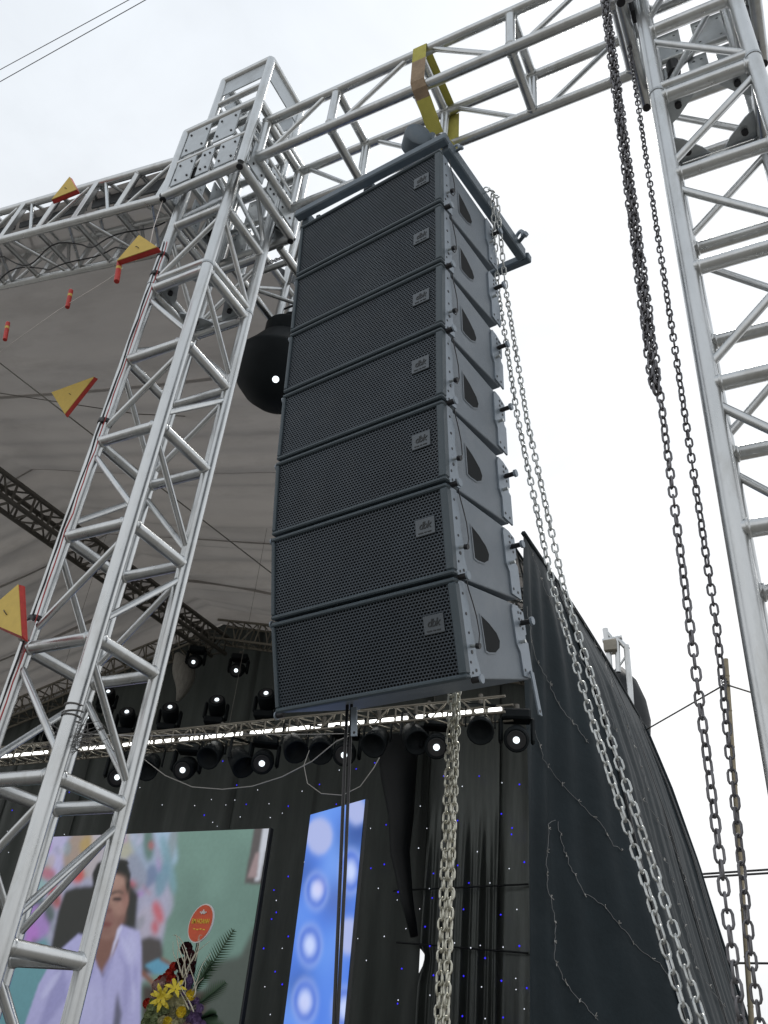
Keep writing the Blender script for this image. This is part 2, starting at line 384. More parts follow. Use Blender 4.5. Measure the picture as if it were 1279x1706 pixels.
# ------------------------------------------------------------------ sleeve blocks at the tower heads
def sleeve(cx, side, label):
    S = 0.59; h = S / 2
    t = thing('sleeve_block', P(cx, TY, 4.51), label, 'truss block', 'sleeve blocks on the tower heads')
    z0, z1, zt = 4.51, 5.20, 5.70
    ru = 0.03
    def pt(x, y, z): return P(cx + side * x, TY + y, z)
    # x is measured towards the speaker truss
    low = [(-h, -h), (h, -h), (h, h), (-h, h)]
    for k in range(4):
        a, b = low[k], low[(k + 1) % 4]
        for z in (z0, z1):
            tube('rail', pt(*a, z), pt(*b, z), ru, ALU, t)
        tube('post', pt(*a, z0), pt(*a, z1), ru, ALU, t)
        tube('end_cap', pt(*a, z0 - 0.034), pt(*a, z0 - 0.026), ru * 0.72, BOLT, t, 10)
    up = [(h, -h), (h - 0.39, -h), (h - 0.39, -h + 0.385), (h, -h + 0.385)]
    for k in range(4):
        a, b = up[k], up[(k + 1) % 4]
        tube('rail', pt(*a, zt), pt(*b, zt), ru, ALU, t)
        tube('post', pt(*a, z1), pt(*a, zt), ru, ALU, t)
        ma, mb = pt(*a, zt - 0.30), pt(*b, zt - 0.30)
        if k != 3: tube('rail', ma, mb, 0.02, ALU, t)
        # plates closing the upper head
        p = [pt(*a, zt - 0.03), pt(*b, zt - 0.03), pt(*b, zt - 0.20), pt(*a, zt - 0.20)]
        nrm = (p[1] - p[0]).cross(p[2] - p[0]).normalized() * 0.008
        prism('head_plate', p, nrm, ALU2, t)
    # guide roller plates on the four sides, two rows with openings between them
    for k in range(4):
        a, b = Vector((*low[k], 0)), Vector((*low[(k + 1) % 4], 0)); d = (b - a).normalized()
        nrm = Vector((d.y, -d.x, 0))
        if nrm.dot((a + b) / 2) < 0: nrm = -nrm
        for row, (za, zb) in enumerate(((z0 + 0.05, z0 + 0.30), (z0 + 0.37, z1 - 0.05))):
            for (s0, s1) in ((0.05, 0.20), (0.245, 0.345), (0.39, 0.54)) if row == 0 else ((0.05, 0.235), (0.30, 0.47)):
                if k in (1,) and side > 0 and row == 1: continue
                q = [a + d * s0, a + d * s1]
                poly = [pt(q[0].x, q[0].y, za), pt(q[1].x, q[1].y, za), pt(q[1].x, q[1].y, zb), pt(q[0].x, q[0].y, zb)]
                nv = Vector((nrm.x * side, nrm.y, 0)) * 0.010
                prism('roller_plate', [p + nv for p in poly], nv, ALU2, t)
                for zz in (za + 0.05, zb - 0.05):
                    for ss in (s0 + 0.03, s1 - 0.03):
                        c = a + d * ss; c = pt(c.x, c.y, zz)
                        tube('bolt', c + nv, c + nv * 2.6, 0.0085, BOLT, t, 6)
        c0, c1 = pt(a.x, a.y, z0 + 0.335), pt(b.x, b.y, z0 + 0.335)
        tube('rail', c0, c1, 0.019, ALU, t, 10)
        tube('brace', pt(a.x, a.y, z0 + 0.03), pt(*(a.lerp(b, 0.5)).xy, z0 + 0.33), 0.013, ALU, t, 8)
        tube('guide_roller', pt(*(a.lerp(b, 0.25) * 0.86).xy, z0 + 0.17) - Vector((0, 0, 0.05)), pt(*(a.lerp(b, 0.25) * 0.86).xy, z0 + 0.17) + Vector((0, 0, 0.05)), 0.035, BOLT, t, 12)
    return t
sleeve(TLX + 0.03, 1, 'plated sleeve block on the head of the left truss tower')
sleeve(TRX + 0.01, -1, 'sleeve block at the top right corner on the head of the right tower')

# ------------------------------------------------------------------ horizontal truss that carries the speakers
t = thing('speaker_truss', P(-1.3, TY, 4.69), 'horizontal aluminium box truss spanning between the two towers above the speakers', 'truss')
xs = [-2.44, -1.92, -1.355, -0.785, -0.22]
ux = Vector((0, 0.2, 0)); vz = Vector((0, 0, 0.197))
a = P(-2.46, TY, 4.886); b = P(-0.19, TY, 4.886)
# cor order: (far,top) (far,bottom) (near,bottom) (near,top)
box_truss(t, a, b, ux, vz, [x + 2.46 for x in xs], [[1, 1, 1, 0], [None] * 4, [1, 1, 0, 1], [None] * 4], 0.0305, 0.0275, 0.0155)

# ------------------------------------------------------------------ roof trusses
def dirn(a, b): return (Vector(b) - Vector(a)).normalized()
t = thing('roof_truss', P(-3.1, TY, 4.87), 'aluminium front roof truss climbing away left from the plated sleeve block', 'truss', 'roof trusses')
a = P(-3.06, TY, 4.866); ax_ = Vector((-1, 0, 0.242)).normalized(); up_ = Vector((0.242, 0, 1)).normalized()
b = a + ax_ * 6.2
box_truss(t, a, b, Vector((0, 0.2, 0)), up_ * 0.2, [0.12 + 0.43 * i for i in range(15)], [[1, 0], [0, 1], [0, 1], [1, 0]], 0.030, 0.022, 0.0145)
for i in range(14):                                         # the wide flat uprights of this truss
    s = 0.12 + 0.43 * i
    for sy in (-0.2, 0.2):
        if i % 2 == 0:
            box('flat_upright', a + ax_ * s + Vector((0, sy + 0.006 * (1 if sy > 0 else -1), 0)), (0.055, 0.04, 0.40), ALU, t, 0.004,
                rot=Euler((0, math.atan(0.242), 0)))
t = thing('roof_truss', P(-9.2, TY, 6.05), 'front roof truss falling away left beyond the ridge', 'truss', 'roof trusses')
a2 = b + Vector((-0.35, 0, 0.0)); ax2 = Vector((-1, 0, -0.242)).normalized(); up2 = Vector((-0.242, 0, 1)).normalized()
box_truss(t, a2, a2 + ax2 * 6.2, Vector((0, 0.2, 0)), up2 * 0.2, [0.1 + 0.58 * i for i in range(11)], [[1, 0]], 0.03, 0.022, 0.0145, n=8)
# side roof truss running back from the left tower along the eave
t = EAVE = thing('roof_truss', P(-2.78, 2.9, 4.7), 'aluminium eave truss running back from the left tower behind the speakers', 'truss', 'roof trusses')
box_truss(t, P(-2.76, 2.78, 4.70), P(-2.76, 10.4, 4.70), Vector((0.2, 0, 0)), Vector((0, 0, 0.215)), [0.12 + 0.573 * i for i in range(14)], [[1, 0], [0, 1]], 0.030, 0.022, 0.0145, n=8)
# ridge truss of dark steel
t = thing('ridge_truss', P(-9.1, 2.7, 6.0), 'dark steel ridge truss crossing under the roof fabric at the left edge', 'truss')
box_truss(t, P(-9.0, 2.75, 6.0), P(-9.0, 10.6, 6.0), Vector((0.15, 0, 0)), Vector((0, 0, 0.15)), [0.1 + 0.32 * i for i in range(25)], [[1, 0], [0, 1]], 0.036, 0.018, 0.014, STEEL_D, n=8)
# rear gable truss
t = thing('roof_truss', P(-3, 10.55, 4.9), 'dull steel rear gable truss under the back edge of the roof fabric', 'truss', 'roof trusses')
aR = P(-2.7, 10.5, 4.72); bR = P(-9.0, 10.5, 4.72 + 6.3 * 0.242)
box_truss(t, aR, bR, Vector((0, 0.15, 0)), up_ * 0.17, [0.1 + 0.36 * i for i in range(18)], [[1, 0], [0, 1]], 0.022, 0.014, 0.011, STEEL_T, n=8)
t = thing('roof_truss', P(-9.2, 10.55, 6.2), 'dull steel rear gable truss beyond the ridge at the left', 'truss', 'roof trusses')
box_truss(t, bR + Vector((-0.3, 0, 0)), bR + Vector((-6.4, 0, -1.5)), Vector((0, 0.15, 0)), up2 * 0.17, [0.1 + 0.36 * i for i in range(17)], [[1, 0], [0, 1]], 0.022, 0.014, 0.011, STEEL_T, n=8)
tube('upright', P(-2.95, 3.36, 4.45), P(-2.95, 3.36, 5.6), 0.034, ALU, EAVE)

# ------------------------------------------------------------------ roof fabric
def roof_z(x): return 5.17 + 0.242 * ((-x - 3.2) if x > -9.1 else (9.1 - 3.2) - (-x - 9.1)) + H0
NX, NY = 90, 230
ys = np.linspace(2.32, 11.0, NY)
verts, faces = [], []
ph = rng.uniform(0, 6.28, 12)
for j, y in enumerate(ys):
    xr = -3.15 if y < 3.2 else (-2.6 if y > 3.9 else -3.15 + 0.55 * (y - 3.2) / 0.7)
    for i in range(NX + 1):
        s = i / NX; x = xr + (-15.6 - xr) * s
        k = min(1, max(0, (y - 3.3) / 3.0))
        w = 0.0
        for q, (fr, am) in enumerate(((2.1, .026), (3.7, .024), (6.3, .018), (9.7, .013), (14.5, .008))):
            w += am * math.sin(fr * y * 1.7 + ph[q] + 0.9 * math.sin(0.55 * x + ph[q + 5]) + 0.5 * math.sin(1.3 * x + q))
        w *= 0.2 + 1.7 * k * k
        sagz = -0.10 * math.sin(math.pi * min(1, max(0, (-x - 2.6) / 6.5)) if x > -9.1 else math.pi * (-x - 9.1) / 6.5)
        verts.append((x, y, roof_z(x) + w + sagz))
for j in range(NY - 1):
    for i in range(NX):
        q = j * (NX + 1) + i; faces.append((q, q + 1, q + NX + 2, q + NX + 1))
roof = thing('canopy_roof', P(-9.1, 6.6, 5.0), 'grey wrinkled fabric canopy roof stretched over the stage', 'canopy')
mesh_obj('fabric', verts, faces, FABRIC, roof, smooth=True)
SEAMF = mat('fabric seam', (0.50, 0.47, 0.445), 0.8, 0, var=0.15, vscale=3)
row_of = lambda y: int(round((y - 2.32) / (11.0 - 2.32) * (NY - 1)))
for y_s in (4.4, 6.0, 7.6, 9.2):
    j = row_of(y_s); v_, f_ = [], []
    for i in range(NX + 1):
        for dj, dz in ((0, -0.004), (1, -0.004), (1, -0.009), (0, -0.009)):
            p = Vector(verts[(j + dj) * (NX + 1) + i]); v_.append(p + Vector((0, 0, dz)))
    for i in range(NX):
        for k in range(4): l = (k + 1) % 4; f_.append((4 * i + k, 4 * i + l, 4 * i + 4 + l, 4 * i + 4 + k))
    mesh_obj('seam', v_, f_, SEAMF, roof, smooth=False)
edge = []
for y in (2.6, 3.2, 3.9, 5, 7, 9, 11):
    xr = -3.15 if y <= 3.2 else -2.6
    edge.append((xr, y, roof_z(xr) - 0.01))
for q in range(len(edge) - 1):
    p0, p1 = Vector(edge[q]), Vector(edge[q + 1]); dz = Vector((0, 0, -0.09))
    d = (p1 - p0).normalized(); off = Vector((d.y, -d.x, 0)) * 0.012
    prism('edge_flap', [p0 + off, p1 + off, p1 + dz + off, p0 + dz + off], off * 0.6, TRIM, roof)
# dark bands of cloth laced behind the front truss
for q in range(7):
    x0, x1 = -3.35 - q * 0.86, -3.35 - q * 0.86 - 0.80
    z0_, z1_ = roof_z(x0) - 0.03, roof_z(x1) - 0.03
    prism('laced_band', [(x0, 2.37, z0_), (x1, 2.37, z1_), (x1, 2.39, z1_ - 0.11), (x0, 2.39, z0_ - 0.11)], (0, 0.012, 0), TRIM, roof)

# ------------------------------------------------------------------ stage platform
st_ = thing('stage_platform', (-9.1, 6.7, 0), 'low black stage platform under the canopy', 'stage')
box('deck', (-9.1, 6.75, 0.62), (12.8, 7.9, 0.06), PLY, st_)
box('skirt', (-9.1, 6.75, 0.295), (12.6, 7.7, 0.585), PLY, st_)

# ------------------------------------------------------------------ line array
W_, Hm, D_ = 0.82, 0.352, 0.50
TAP = math.tan(math.radians(3.3))
def speaker_proto():
    root = thing('line_array_speaker', (0, 0, 0), 'x', 'speaker', 'speakers of the hanging line array')
    w = W_ / 2; g0 = 0.006
    zt, zb = -g0, -Hm + g0
    # cabinet: wedge side profile
    sw = w - 0.010
    prof = [(0.014, zt), (D_, zt - D_ * TAP), (D_, zb + D_ * TAP), (0.014, zb)]
    cab = prism('cabinet', [(-sw, y, z) for y, z in prof], (2 * sw, 0, 0), CAB, root, W=Matrix.Identity(4))
    bv = cab.modifiers.new('bevel', 'BEVEL'); bv.width = 0.005; bv.segments = 2
    # front frame round the grille
    fr = 0.016; rs = 0.030
    for nm, (x0, x1, z0, z1) in dict(t=(-w, w, zt - fr, zt), b=(-w, w, zb, zb + fr), l=(-w, -w + fr, zb + fr, zt - fr), r=(w - rs, w, zb + fr, zt - fr)).items():
        box('front_frame', ((x0 + x1) / 2, 0.004, (z0 + z1) / 2), (x1 - x0, 0.036, z1 - z0), CABF, root, 0.005)
    # foam behind and perforated steel grille as one real mesh
    gx0, gx1, gz0, gz1 = -w + fr, w - rs, zb + fr, zt - fr
    box('foam', ((gx0 + gx1) / 2, 0.016, (gz0 + gz1) / 2), (gx1 - gx0, 0.01, gz1 - gz0), FOAM_SHADE, root, 0)
    nr, nc = 28, 56
    ch, cw = (gz1 - gz0) / nr, (gx1 - gx0) / nc
    v, f = [], []
    bar = 0.00175
    def addbar(x0, x1, z0, z1, yy):
        b0 = len(v)
        v.extend([(x0, yy, z0), (x1, yy, z0), (x1, yy, z1), (x0, yy, z1), (x0, yy + .005, z0), (x1, yy + .005, z0), (x1, yy + .005, z1), (x0, yy + .005, z1)])
        f.extend([(b0, b0 + 1, b0 + 2, b0 + 3), (b0, b0 + 4, b0 + 5, b0 + 1), (b0 + 2, b0 + 6, b0 + 7, b0 + 3), (b0, b0 + 3, b0 + 7, b0 + 4), (b0 + 1, b0 + 5, b0 + 6, b0 + 2)])
    for r in range(nr + 1):
        z = gz0 + r * ch; addbar(gx0, gx1, z - bar, z + bar, -0.003)
        if r < nr:
            for c in range(nc + 1):
                x = gx0 + (c + (0.5 if r % 2 else 0)) * cw
                if x > gx1: continue
                addbar(x - bar * 0.95, x + bar * 0.95, z + bar, z + ch - bar, -0.0026)
    gr = mesh_obj('grille', v, f, GRILLE, root, W=Matrix.Identity(4))
    # logo plate with its script logo
    lx, lz = w - 0.102, -Hm * 0.42
    lp = box('logo_plate', (lx, -0.0065, lz), (0.080, 0.006, 0.066), LOGO, root, 0.002)
    cu = bpy.data.curves.new('logo_text', 'FONT'); cu.body = 'dbk'; cu.size = 0.038; cu.align_x = 'CENTER'; cu.align_y = 'CENTER'; cu.extrude = 0.0008; cu.shear = 0.25; cu.space_character = 0.86; cu.offset = 0.0002; cu.resolution_u = 3
    to = bpy.data.objects.new('tmp', cu); COL.objects.link(to)
    bpy.context.view_layer.update()
    me = bpy.data.meshes.new_from_object(to.evaluated_get(bpy.context.evaluated_depsgraph_get())); bpy.data.objects.remove(to)
    me.materials.clear(); me.materials.append(LOGOT)
    shared('logo_letters', me, lp, Matrix.Translation((lx, -0.0106, lz + 0.004)) @ Matrix.Rotation(math.pi / 2, 4, 'X'))
    for q, (x0, x1) in enumerate(((-0.028, -0.008), (-0.003, 0.006), (0.010, 0.026))):
        box('logo_underline', (lx + (x0 + x1) / 2, -0.0104, lz - 0.022), (x1 - x0, 0.002, 0.0035), LOGOT, lp, 0)
    for s in (1, -1):
        xs_ = s * (sw + 0.0005); th = s * 0.007
        # front rigging plate with a wavy rear edge
        pl = [(0.016, zt - .004), (0.062, zt - 0.006), (0.066, -0.06), (0.074, -0.10), (0.071, -0.16), (0.082, -0.21), (0.080, -0.26), (0.092, -0.30), (0.096, zb + 0.010), (0.050, zb + 0.004), (0.016, zb + .004)]
        fp = prism('front_rigging_plate', [(xs_, y, z) for y, z in pl], (th, 0, 0), PLATE, root, W=Matrix.Identity(4))
        xo = xs_ + th
        for (y, z, r) in ((0.040, -0.055, .005), (0.045, -0.125, .006), (0.048, -0.19, .005), (0.052, -0.255, .007), (0.035, -0.29, .005), (0.066, -0.315, .006), (0.04, -0.325, .005)):
            tube('plate_hole', (xo - s * .001, y, z), (xo + s * 0.0015, y, z), r, BOLT, root, 8)
        tube('hinge_pin', (xo - s * .002, 0.032, zb - 0.004), (xo + s * 0.030, 0.032, zb - 0.004), 0.011, BOLT, root, 10)
        tube('hinge_pin_head', (xo + s * .030, 0.032, zb - 0.004), (xo + s * 0.036, 0.032, zb - 0.004), 0.016, PLATE, root, 10)
        tube('locking_pin', (xo, 0.050, -0.235), (xo + s * 0.022, 0.050, -0.238), 0.006, CHAIN_S, root, 8)
        tube('locking_pin_knob', (xo + s * .020, 0.050, -0.238), (xo + s * 0.034, 0.050, -0.241), 0.010, BOLT, root, 8)
        # lanyard loop
        lp_ = [(xo + s * .012, 0.052, -0.236), (xo + s * .012, 0.085, -0.228), (xo + s * .010, 0.105, -0.19), (xo + s * .010, 0.100, -0.13), (xo + s * .009, 0.086, -0.08), (xo + s * .008, 0.072, -0.04), (xo + s * .010, 0.06, -0.01)]
        vv, ff = sweep_data(lp_, 0.0022, 5); mesh_obj('lanyard', vv, ff, RUBBER, root, smooth=True, W=Matrix.Identity(4))
        # rear rigging plate, with its teeth
        zr0, zr1 = zt - (D_ - 0.06) * TAP, zb + (D_ - 0.06) * TAP
        pr = [(D_ - 0.082, zr0 - 0.03), (D_ - 0.070, zr0 - 0.008), (D_ - 0.03, zr0 - 0.012), (D_ + 0.016, zr0 - 0.03), (D_ + 0.016, zr0 - 0.115), (D_ + 0.004, zr0 - 0.120), (D_ + 0.004, zr0 - 0.140), (D_ + 0.020, zr0 - 0.150), (D_ + 0.020, zr1 + 0.004), (D_ - 0.058, zr1 + 0.012), (D_ - 0.060, zr0 - 0.19), (D_ - 0.080, zr0 - 0.16)]
        prism('rear_rigging_plate', [(xs_, y, z) for y, z in pr], (th, 0, 0), PLATE, root, W=Matrix.Identity(4))
        for (dy, dz) in ((-0.03, -.035), (-0.008, -.035), (-0.03, -.06), (-0.008, -.065), (-0.03, -.085), (-0.008, -.095), (-0.045, -0.15), (-0.042, -.255), (-0.006, -.262)):
            tube('plate_hole', (xo - s * .001, D_ + dy, zr0 + dz), (xo + s * .0015, D_ + dy, zr0 + dz), .0058, BOLT, root, 8)
        tube('rear_pin', (xo, D_ - 0.016, zr0 - 0.075), (xo + s * .040, D_ - 0.016, zr0 - 0.075), 0.010, BOLT, root, 10)
        tube('rear_pin_knob', (xo + s * .040, D_ - 0.016, zr0 - 0.075), (xo + s * .05, D_ - 0.016, zr0 - 0.075), 0.016, PLATE, root, 10)
        tube('locking_pin', (xo, D_ - 0.045, zr0 - 0.150), (xo + s * .02, D_ - 0.045, zr0 - 0.150), 0.007, CHAIN_S, root, 8)
        # D shaped handle: recess shade painted as a flat near-black sheet on the cabinet
        hp = []
        y0, z0, z1 = 0.165, -0.115, -0.245
        hp.append((y0, z0)); hp += [(y0 + 0.055, z0 - 0.022), (y0 + 0.105, z0 - 0.052), (y0 + 0.122, z0 - 0.078), (y0 + 0.112, z0 - 0.104), (y0 + 0.075, z0 - 0.124), (y0 + 0.025, z1 + 0.002), (y0 + 0.004, z1 + 0.006)]
        c = Vector((0, sum(p[0] for p in hp) / len(hp), sum(p[1] for p in hp) / len(hp)))
        v, f = [], []
        n = len(hp); xin = s * (sw - 0.035); xf = s * (sw + 0.0025)
        for (y, z) in hp: v.append((xf, y, z))
        for (y, z) in hp: v.append((xf, c.y + (y - c.y) * 1.12, c.z + (z - c.z) * 1.12))
        rim = mesh_obj('handle_rim', v, [(i, (i + 1) % n, n + (i + 1) % n, n + i) for i in range(n)], CAB, root, W=Matrix.Identity(4))
        prism('handle_shade', [(s * (sw + 0.0008), y, z) for y, z in hp], (s * 0.001, 0, 0), FOAM_SHADE, root, W=Matrix.Identity(4))
    return root
proto = speaker_proto()
HINGE = [(-1.430, 2.058, 3.519), (-1.4245, 2.095, 3.1686), (-1.419, 2.132, 2.819), (-1.415, 2.164, 2.468), (-1.410, 2.201, 2.118), (-1.402, 2.253, 1.770), (-1.391, 2.331, 1.427)]
TILT = [6.1, 6.07, 5.2, 6.1, 8.65, 12.95, 18.0]
ORD = ['topmost speaker of the hanging array, directly under the lifting frame', 'second speaker from the top of the hanging array', 'third speaker from the top of the hanging array',
       'middle speaker of the seven in the hanging array', 'third speaker from the bottom of the hanging array', 'second speaker from the bottom of the hanging array',
       'bottom speaker of the hanging array, tilted down most']
YAW = -0.1415
for i, (hx, hy, hz) in enumerate(HINGE):
    Wm = Matrix.Translation(P(hx, hy, hz)) @ Euler((math.radians(TILT[i]), 0, YAW)).to_matrix().to_4x4()
    o = proto if i == 0 else copy_tree(proto, None, Wm)
    if i == 0: o.matrix_basis = Wm
    o['label'] = 'grey ' + ORD[i]
    if i == 0: W0 = Wm
    if i == 6: bottom = o; WB = Wm
WM[proto.name] = W0
WM[bottom.name] = WB
# link bar and hinge eye left hanging from the bottom box
def L2W(p): return WB @ Vector(p)
bar = thing('link_bar', L2W((W_ / 2, D_ - 0.02, -Hm + 0.05)), 'pale steel link bar dangling from the rear corner of the bottom speaker', 'link bar')
p0 = L2W((W_ / 2 + 0.004, D_ - 0.01, -Hm + 0.06)); p1 = p0 + Vector((0.02, 0.03, -0.16))
for s in (0,):
    d = (p1 - p0).normalized(); sd = Vector((0.25, 0.95, 0)).normalized() * 0.011
    prism('flat_bar', [p0 - sd, p0 + sd, p1 + sd, p1 - sd], Vector((0.006, -0.002, 0)), PLATE, bar)
    tube('eye_hole', p1 - d * 0.015 - Vector((0.001, 0, 0)), p1 - d * 0.015 + Vector((0.0075, 0, 0)), 0.006, BOLT, bar, 8)

# ------------------------------------------------------------------ lifting frame on top
fr = thing('lifting_frame', P(-1.42, 2.45, 3.6), 'blue grey steel lifting frame on top of the speaker array', 'lifting frame')
c_fl, c_fr = atz((502, 357), 3.65 + H0), atz((736, 235), 3.62 + H0)
wv = (c_fr - c_fl).normalized(); bv_ = (atz((874, 432), 3.62 + H0) - c_fr); DBF = bv_.length; bv_.normalize()
c_bl, c_br = c_fl + bv_ * DBF, c_fr + bv_ * DBF
def sqbar(name, a, b, w, h, mat, parent):
    d = (b - a); L_ = d.length; x = d.normalized(); y = Vector((0, 0, 1)).cross(x).normalized(); z = x.cross(y)
    M_ = Matrix((x, y, z)).transposed()
    return box(name, (a + b) / 2, (L_, w, h), mat, parent, 0.006, rot=M_)
off = wv * 0.03
sqbar('front_bar', c_fl - off, c_fr + off, 0.045, 0.048, BUMP, fr)
sqbar('rear_bar', c_bl - off, c_br + off, 0.045, 0.048, BUMP, fr)
sqbar('side_bar', c_fl + bv_ * 0.028, c_bl - bv_ * 0.028, 0.045, 0.075, BUMP, fr)
sqbar('side_bar', c_fr + bv_ * 0.028, c_br - bv_ * 0.028, 0.045, 0.075, BUMP, fr)
for s in (0.47,):
    sqbar('cross_bar', c_fl.lerp(c_fr, s) + bv_ * 0.031, c_bl.lerp(c_br, s) - bv_ * 0.031, 0.06, 0.044, BUMP, fr)
for s in (0.10, 0.90):
    p = c_fl.lerp(c_fr, s) + bv_ * 0.05; box('drop_lug', p - Vector((0, 0, 0.085)), (0.025, 0.04, 0.125), BUMP, fr)
def shackle(c, yaw, r, label):
    t = thing('shackle', c, label, 'shackle', 'shackles on the lifting frame')
    x = Vector((math.cos(yaw), math.sin(yaw), 0)); z = Vector((0, 0, 1))
    pts = [c + x * (-r) - z * r * 0.5] + [c + x * (-r * 1.15 * math.cos(a)) + z * (r * 0.6 + r * 1.3 * math.sin(a)) for a in np.linspace(0, math.pi, 9)] + [c + x * r - z * r * 0.5]
    sweep('bow', pts, r * 0.33, PLATE, t, 8)
    tube('pin', c - x * r * 1.6 - z * r * 0.5, c + x * r * 1.6 - z * r * 0.5, r * 0.36, BUMP, t, 8)
    tube('pin_head', c + x * r * 1.6 - z * r * 0.5, c + x * r * 2.1 - z * r * 0.5, r * 0.55, PLATE, t, 8)
shackle(c_fr + bv_ * 0.70 + wv * 0.03 + Vector((-0.01, 0, 0.035)), math.radians(-35), 0.030, 'bow shackle on the rear right corner of the lifting frame')
shackle(c_fr + bv_ * 0.09 + wv * 0.03 + Vector((-0.015, 0, 0.03)), math.radians(-10), 0.020, 'small shackle on the front right corner of the lifting frame')

# ------------------------------------------------------------------ chain hoist and yellow sling
hs = thing('chain_hoist', P(-1.36, 2.42, 4.28), 'grey drum of the chain hoist hooked under the yellow sling', 'hoist')
hx = Vector((0.62, -0.75, -0.2)).normalized()
c = P(-1.375, 2.37, 4.36)
v, f = lathe_data([(0.0, -0.07), (0.062, -0.07), (0.072, -0.06), (0.075, 0.03), (0.072, 0.045), (0.064, 0.05), (0.0, 0.052)], 24)
mesh_obj('motor_drum', v, f, BUMP, hs, smooth=True, W=Matrix.Translation(c) @ hx.to_track_quat('Z', 'Y').to_matrix().to_4x4()); auto_smooth(hs.children[0].data if hs.children else bpy.data.objects['motor_drum'].data, 35)
box('gear_case', c + Vector((0.03, 0.08, 0.0)), (0.13, 0.11, 0.15), BUMP, hs, 0.012)
sweep('hook', [c + Vector((0.03, 0.09, 0.07)), c + Vector((0.04, 0.1, 0.13)), c + Vector((0.05, 0.12, 0.17)), c + Vector((0.08, 0.13, 0.18)), c + Vector((0.1, 0.12, 0.14))], 0.014, STEEL_D, hs, 8)
tube('load_rod', c + Vector((0.03, 0.09, -0.07)), P(-1.40, 2.45, 3.66), 0.014, STEEL_D, hs, 8)
sg = thing('yellow_sling', P(-1.32, TY, 4.5), 'yellow webbing sling wrapped round the horizontal truss', 'sling')
def ribbon(name, pts, wvec, th, mat, parent):
    v, f = [], []; n = len(pts)
    for i, p in enumerate(pts):
        a = pts[max(0, i - 1)]; b = pts[min(n - 1, i + 1)]; tdir = (b - a).normalized(); nn = tdir.cross(wvec).normalized() * th
        ww = wvec
        v += [p - ww, p + ww, p + ww + nn, p - ww + nn]
    for i in range(n - 1):
        o = 4 * i
        for k in range(4): l = (k + 1) % 4; f.append((o + k, o + l, o + 4 + l, o + 4 + k))
    f.append((0, 1, 2, 3)); f.append((4 * n - 1, 4 * n - 2, 4 * n - 3, 4 * n - 4))
    o = mesh_obj(name, v, f, mat, parent)
    bm = bmesh.new(); bm.from_mesh(o.data); bmesh.ops.recalc_face_normals(bm, faces=bm.faces[:]); bm.to_mesh(o.data); bm.free(); return o
wv2 = Vector((0.043, 0, 0))
zt_, zb_ = 5.083, 4.689; yn, yf = 2.265 - 0.036, 2.665 + 0.036
top = [P(-1.335, yf, zt_ - 0.01), P(-1.335, yf - 0.03, zt_ + 0.036), P(-1.335, yn + 0.03, zt_ + 0.036), P(-1.335, yn, zt_)]
ribbon('webbing', top + [P(-1.33, yn - .002, zt_ - 0.16)], wv2, 0.004, SLING, sg)
ribbon('soiled_webbing', [P(-1.33, yn - .002, zt_ - 0.16), P(-1.325, yn - .002, zb_ + .01), P(-1.32, yn + 0.02, zb_ - 0.035), P(-1.315, yn + 0.07, zb_ - 0.065)], wv2, 0.004, SLINGD, sg)
ribbon('webbing', [P(-1.315, yn + 0.07, zb_ - 0.065), P(-1.295, TY - 0.01, zb_ - 0.2)], wv2, 0.004, SLING, sg)
ribbon('webbing', [P(-1.29, TY + 0.01, zb_ - 0.2), P(-1.30, yf - 0.03, zb_ - 0.036), P(-1.31, yf, zb_), P(-1.32, yf, zt_)], wv2, 0.004, SLING, sg)

# ------------------------------------------------------------------ chains
_link = {}
def link_mesh(mat, Lk, Wk, r):
    k = (mat.name, Lk, Wk, r)
    if k not in _link:
        pts = []; rad = Wk / 2; st = Lk / 2 - rad
        for a in np.linspace(-math.pi / 2, math.pi / 2, 5): pts.append((rad * math.sin(a), 0, st + rad * math.cos(a)))
        for a in np.linspace(math.pi / 2, 3 * math.pi / 2, 5): pts.append((rad * math.sin(a), 0, -st + rad * math.cos(a)))
        v, f = sweep_data(pts, r, 5, True)
        me = bpy.data.meshes.new('link'); me.from_pydata([tuple(x) for x in v], [], f); me.update()
        me.polygons.foreach_set('use_smooth', [True] * len(me.polygons)); me.materials.append(mat); _link[k] = me
    return _link[k]
def chain(label, pts, Lk, Wk, r, mat, twist0=0.0, jit=0.12, group='chains', parent=None):
    pts = [Vector(p) for p in pts]
    t = parent or thing('chain', pts[0], label, 'chain', group)
    pitch = Lk - 2.0 * r
    seg = [(pts[i + 1] - pts[i]).length for i in range(len(pts) - 1)]; tot = sum(seg)
    n = int(tot / pitch); me = link_mesh(mat, Lk, Wk, r); cnt = 0
    tw = twist0
    for i in range(n):
        s = (i + 0.5) * pitch; k = 0
        while k < len(seg) - 1 and s > seg[k]: s -= seg[k]; k += 1
        d = (pts[k + 1] - pts[k]).normalized(); p = pts[k] + d * s
        tw += jit * (0.5 + random.random())
        x, y = frame_z(d, Vector((0, 1, 0))); ang = tw + (math.pi / 2 if i % 2 else 0)
        xx = x * math.cos(ang) + y * math.sin(ang); yy = d.cross(xx)
        M_ = Matrix((xx, yy, d)).transposed().to_4x4(); M_.translation = p
        shared('link', me, t, M_)
    return t
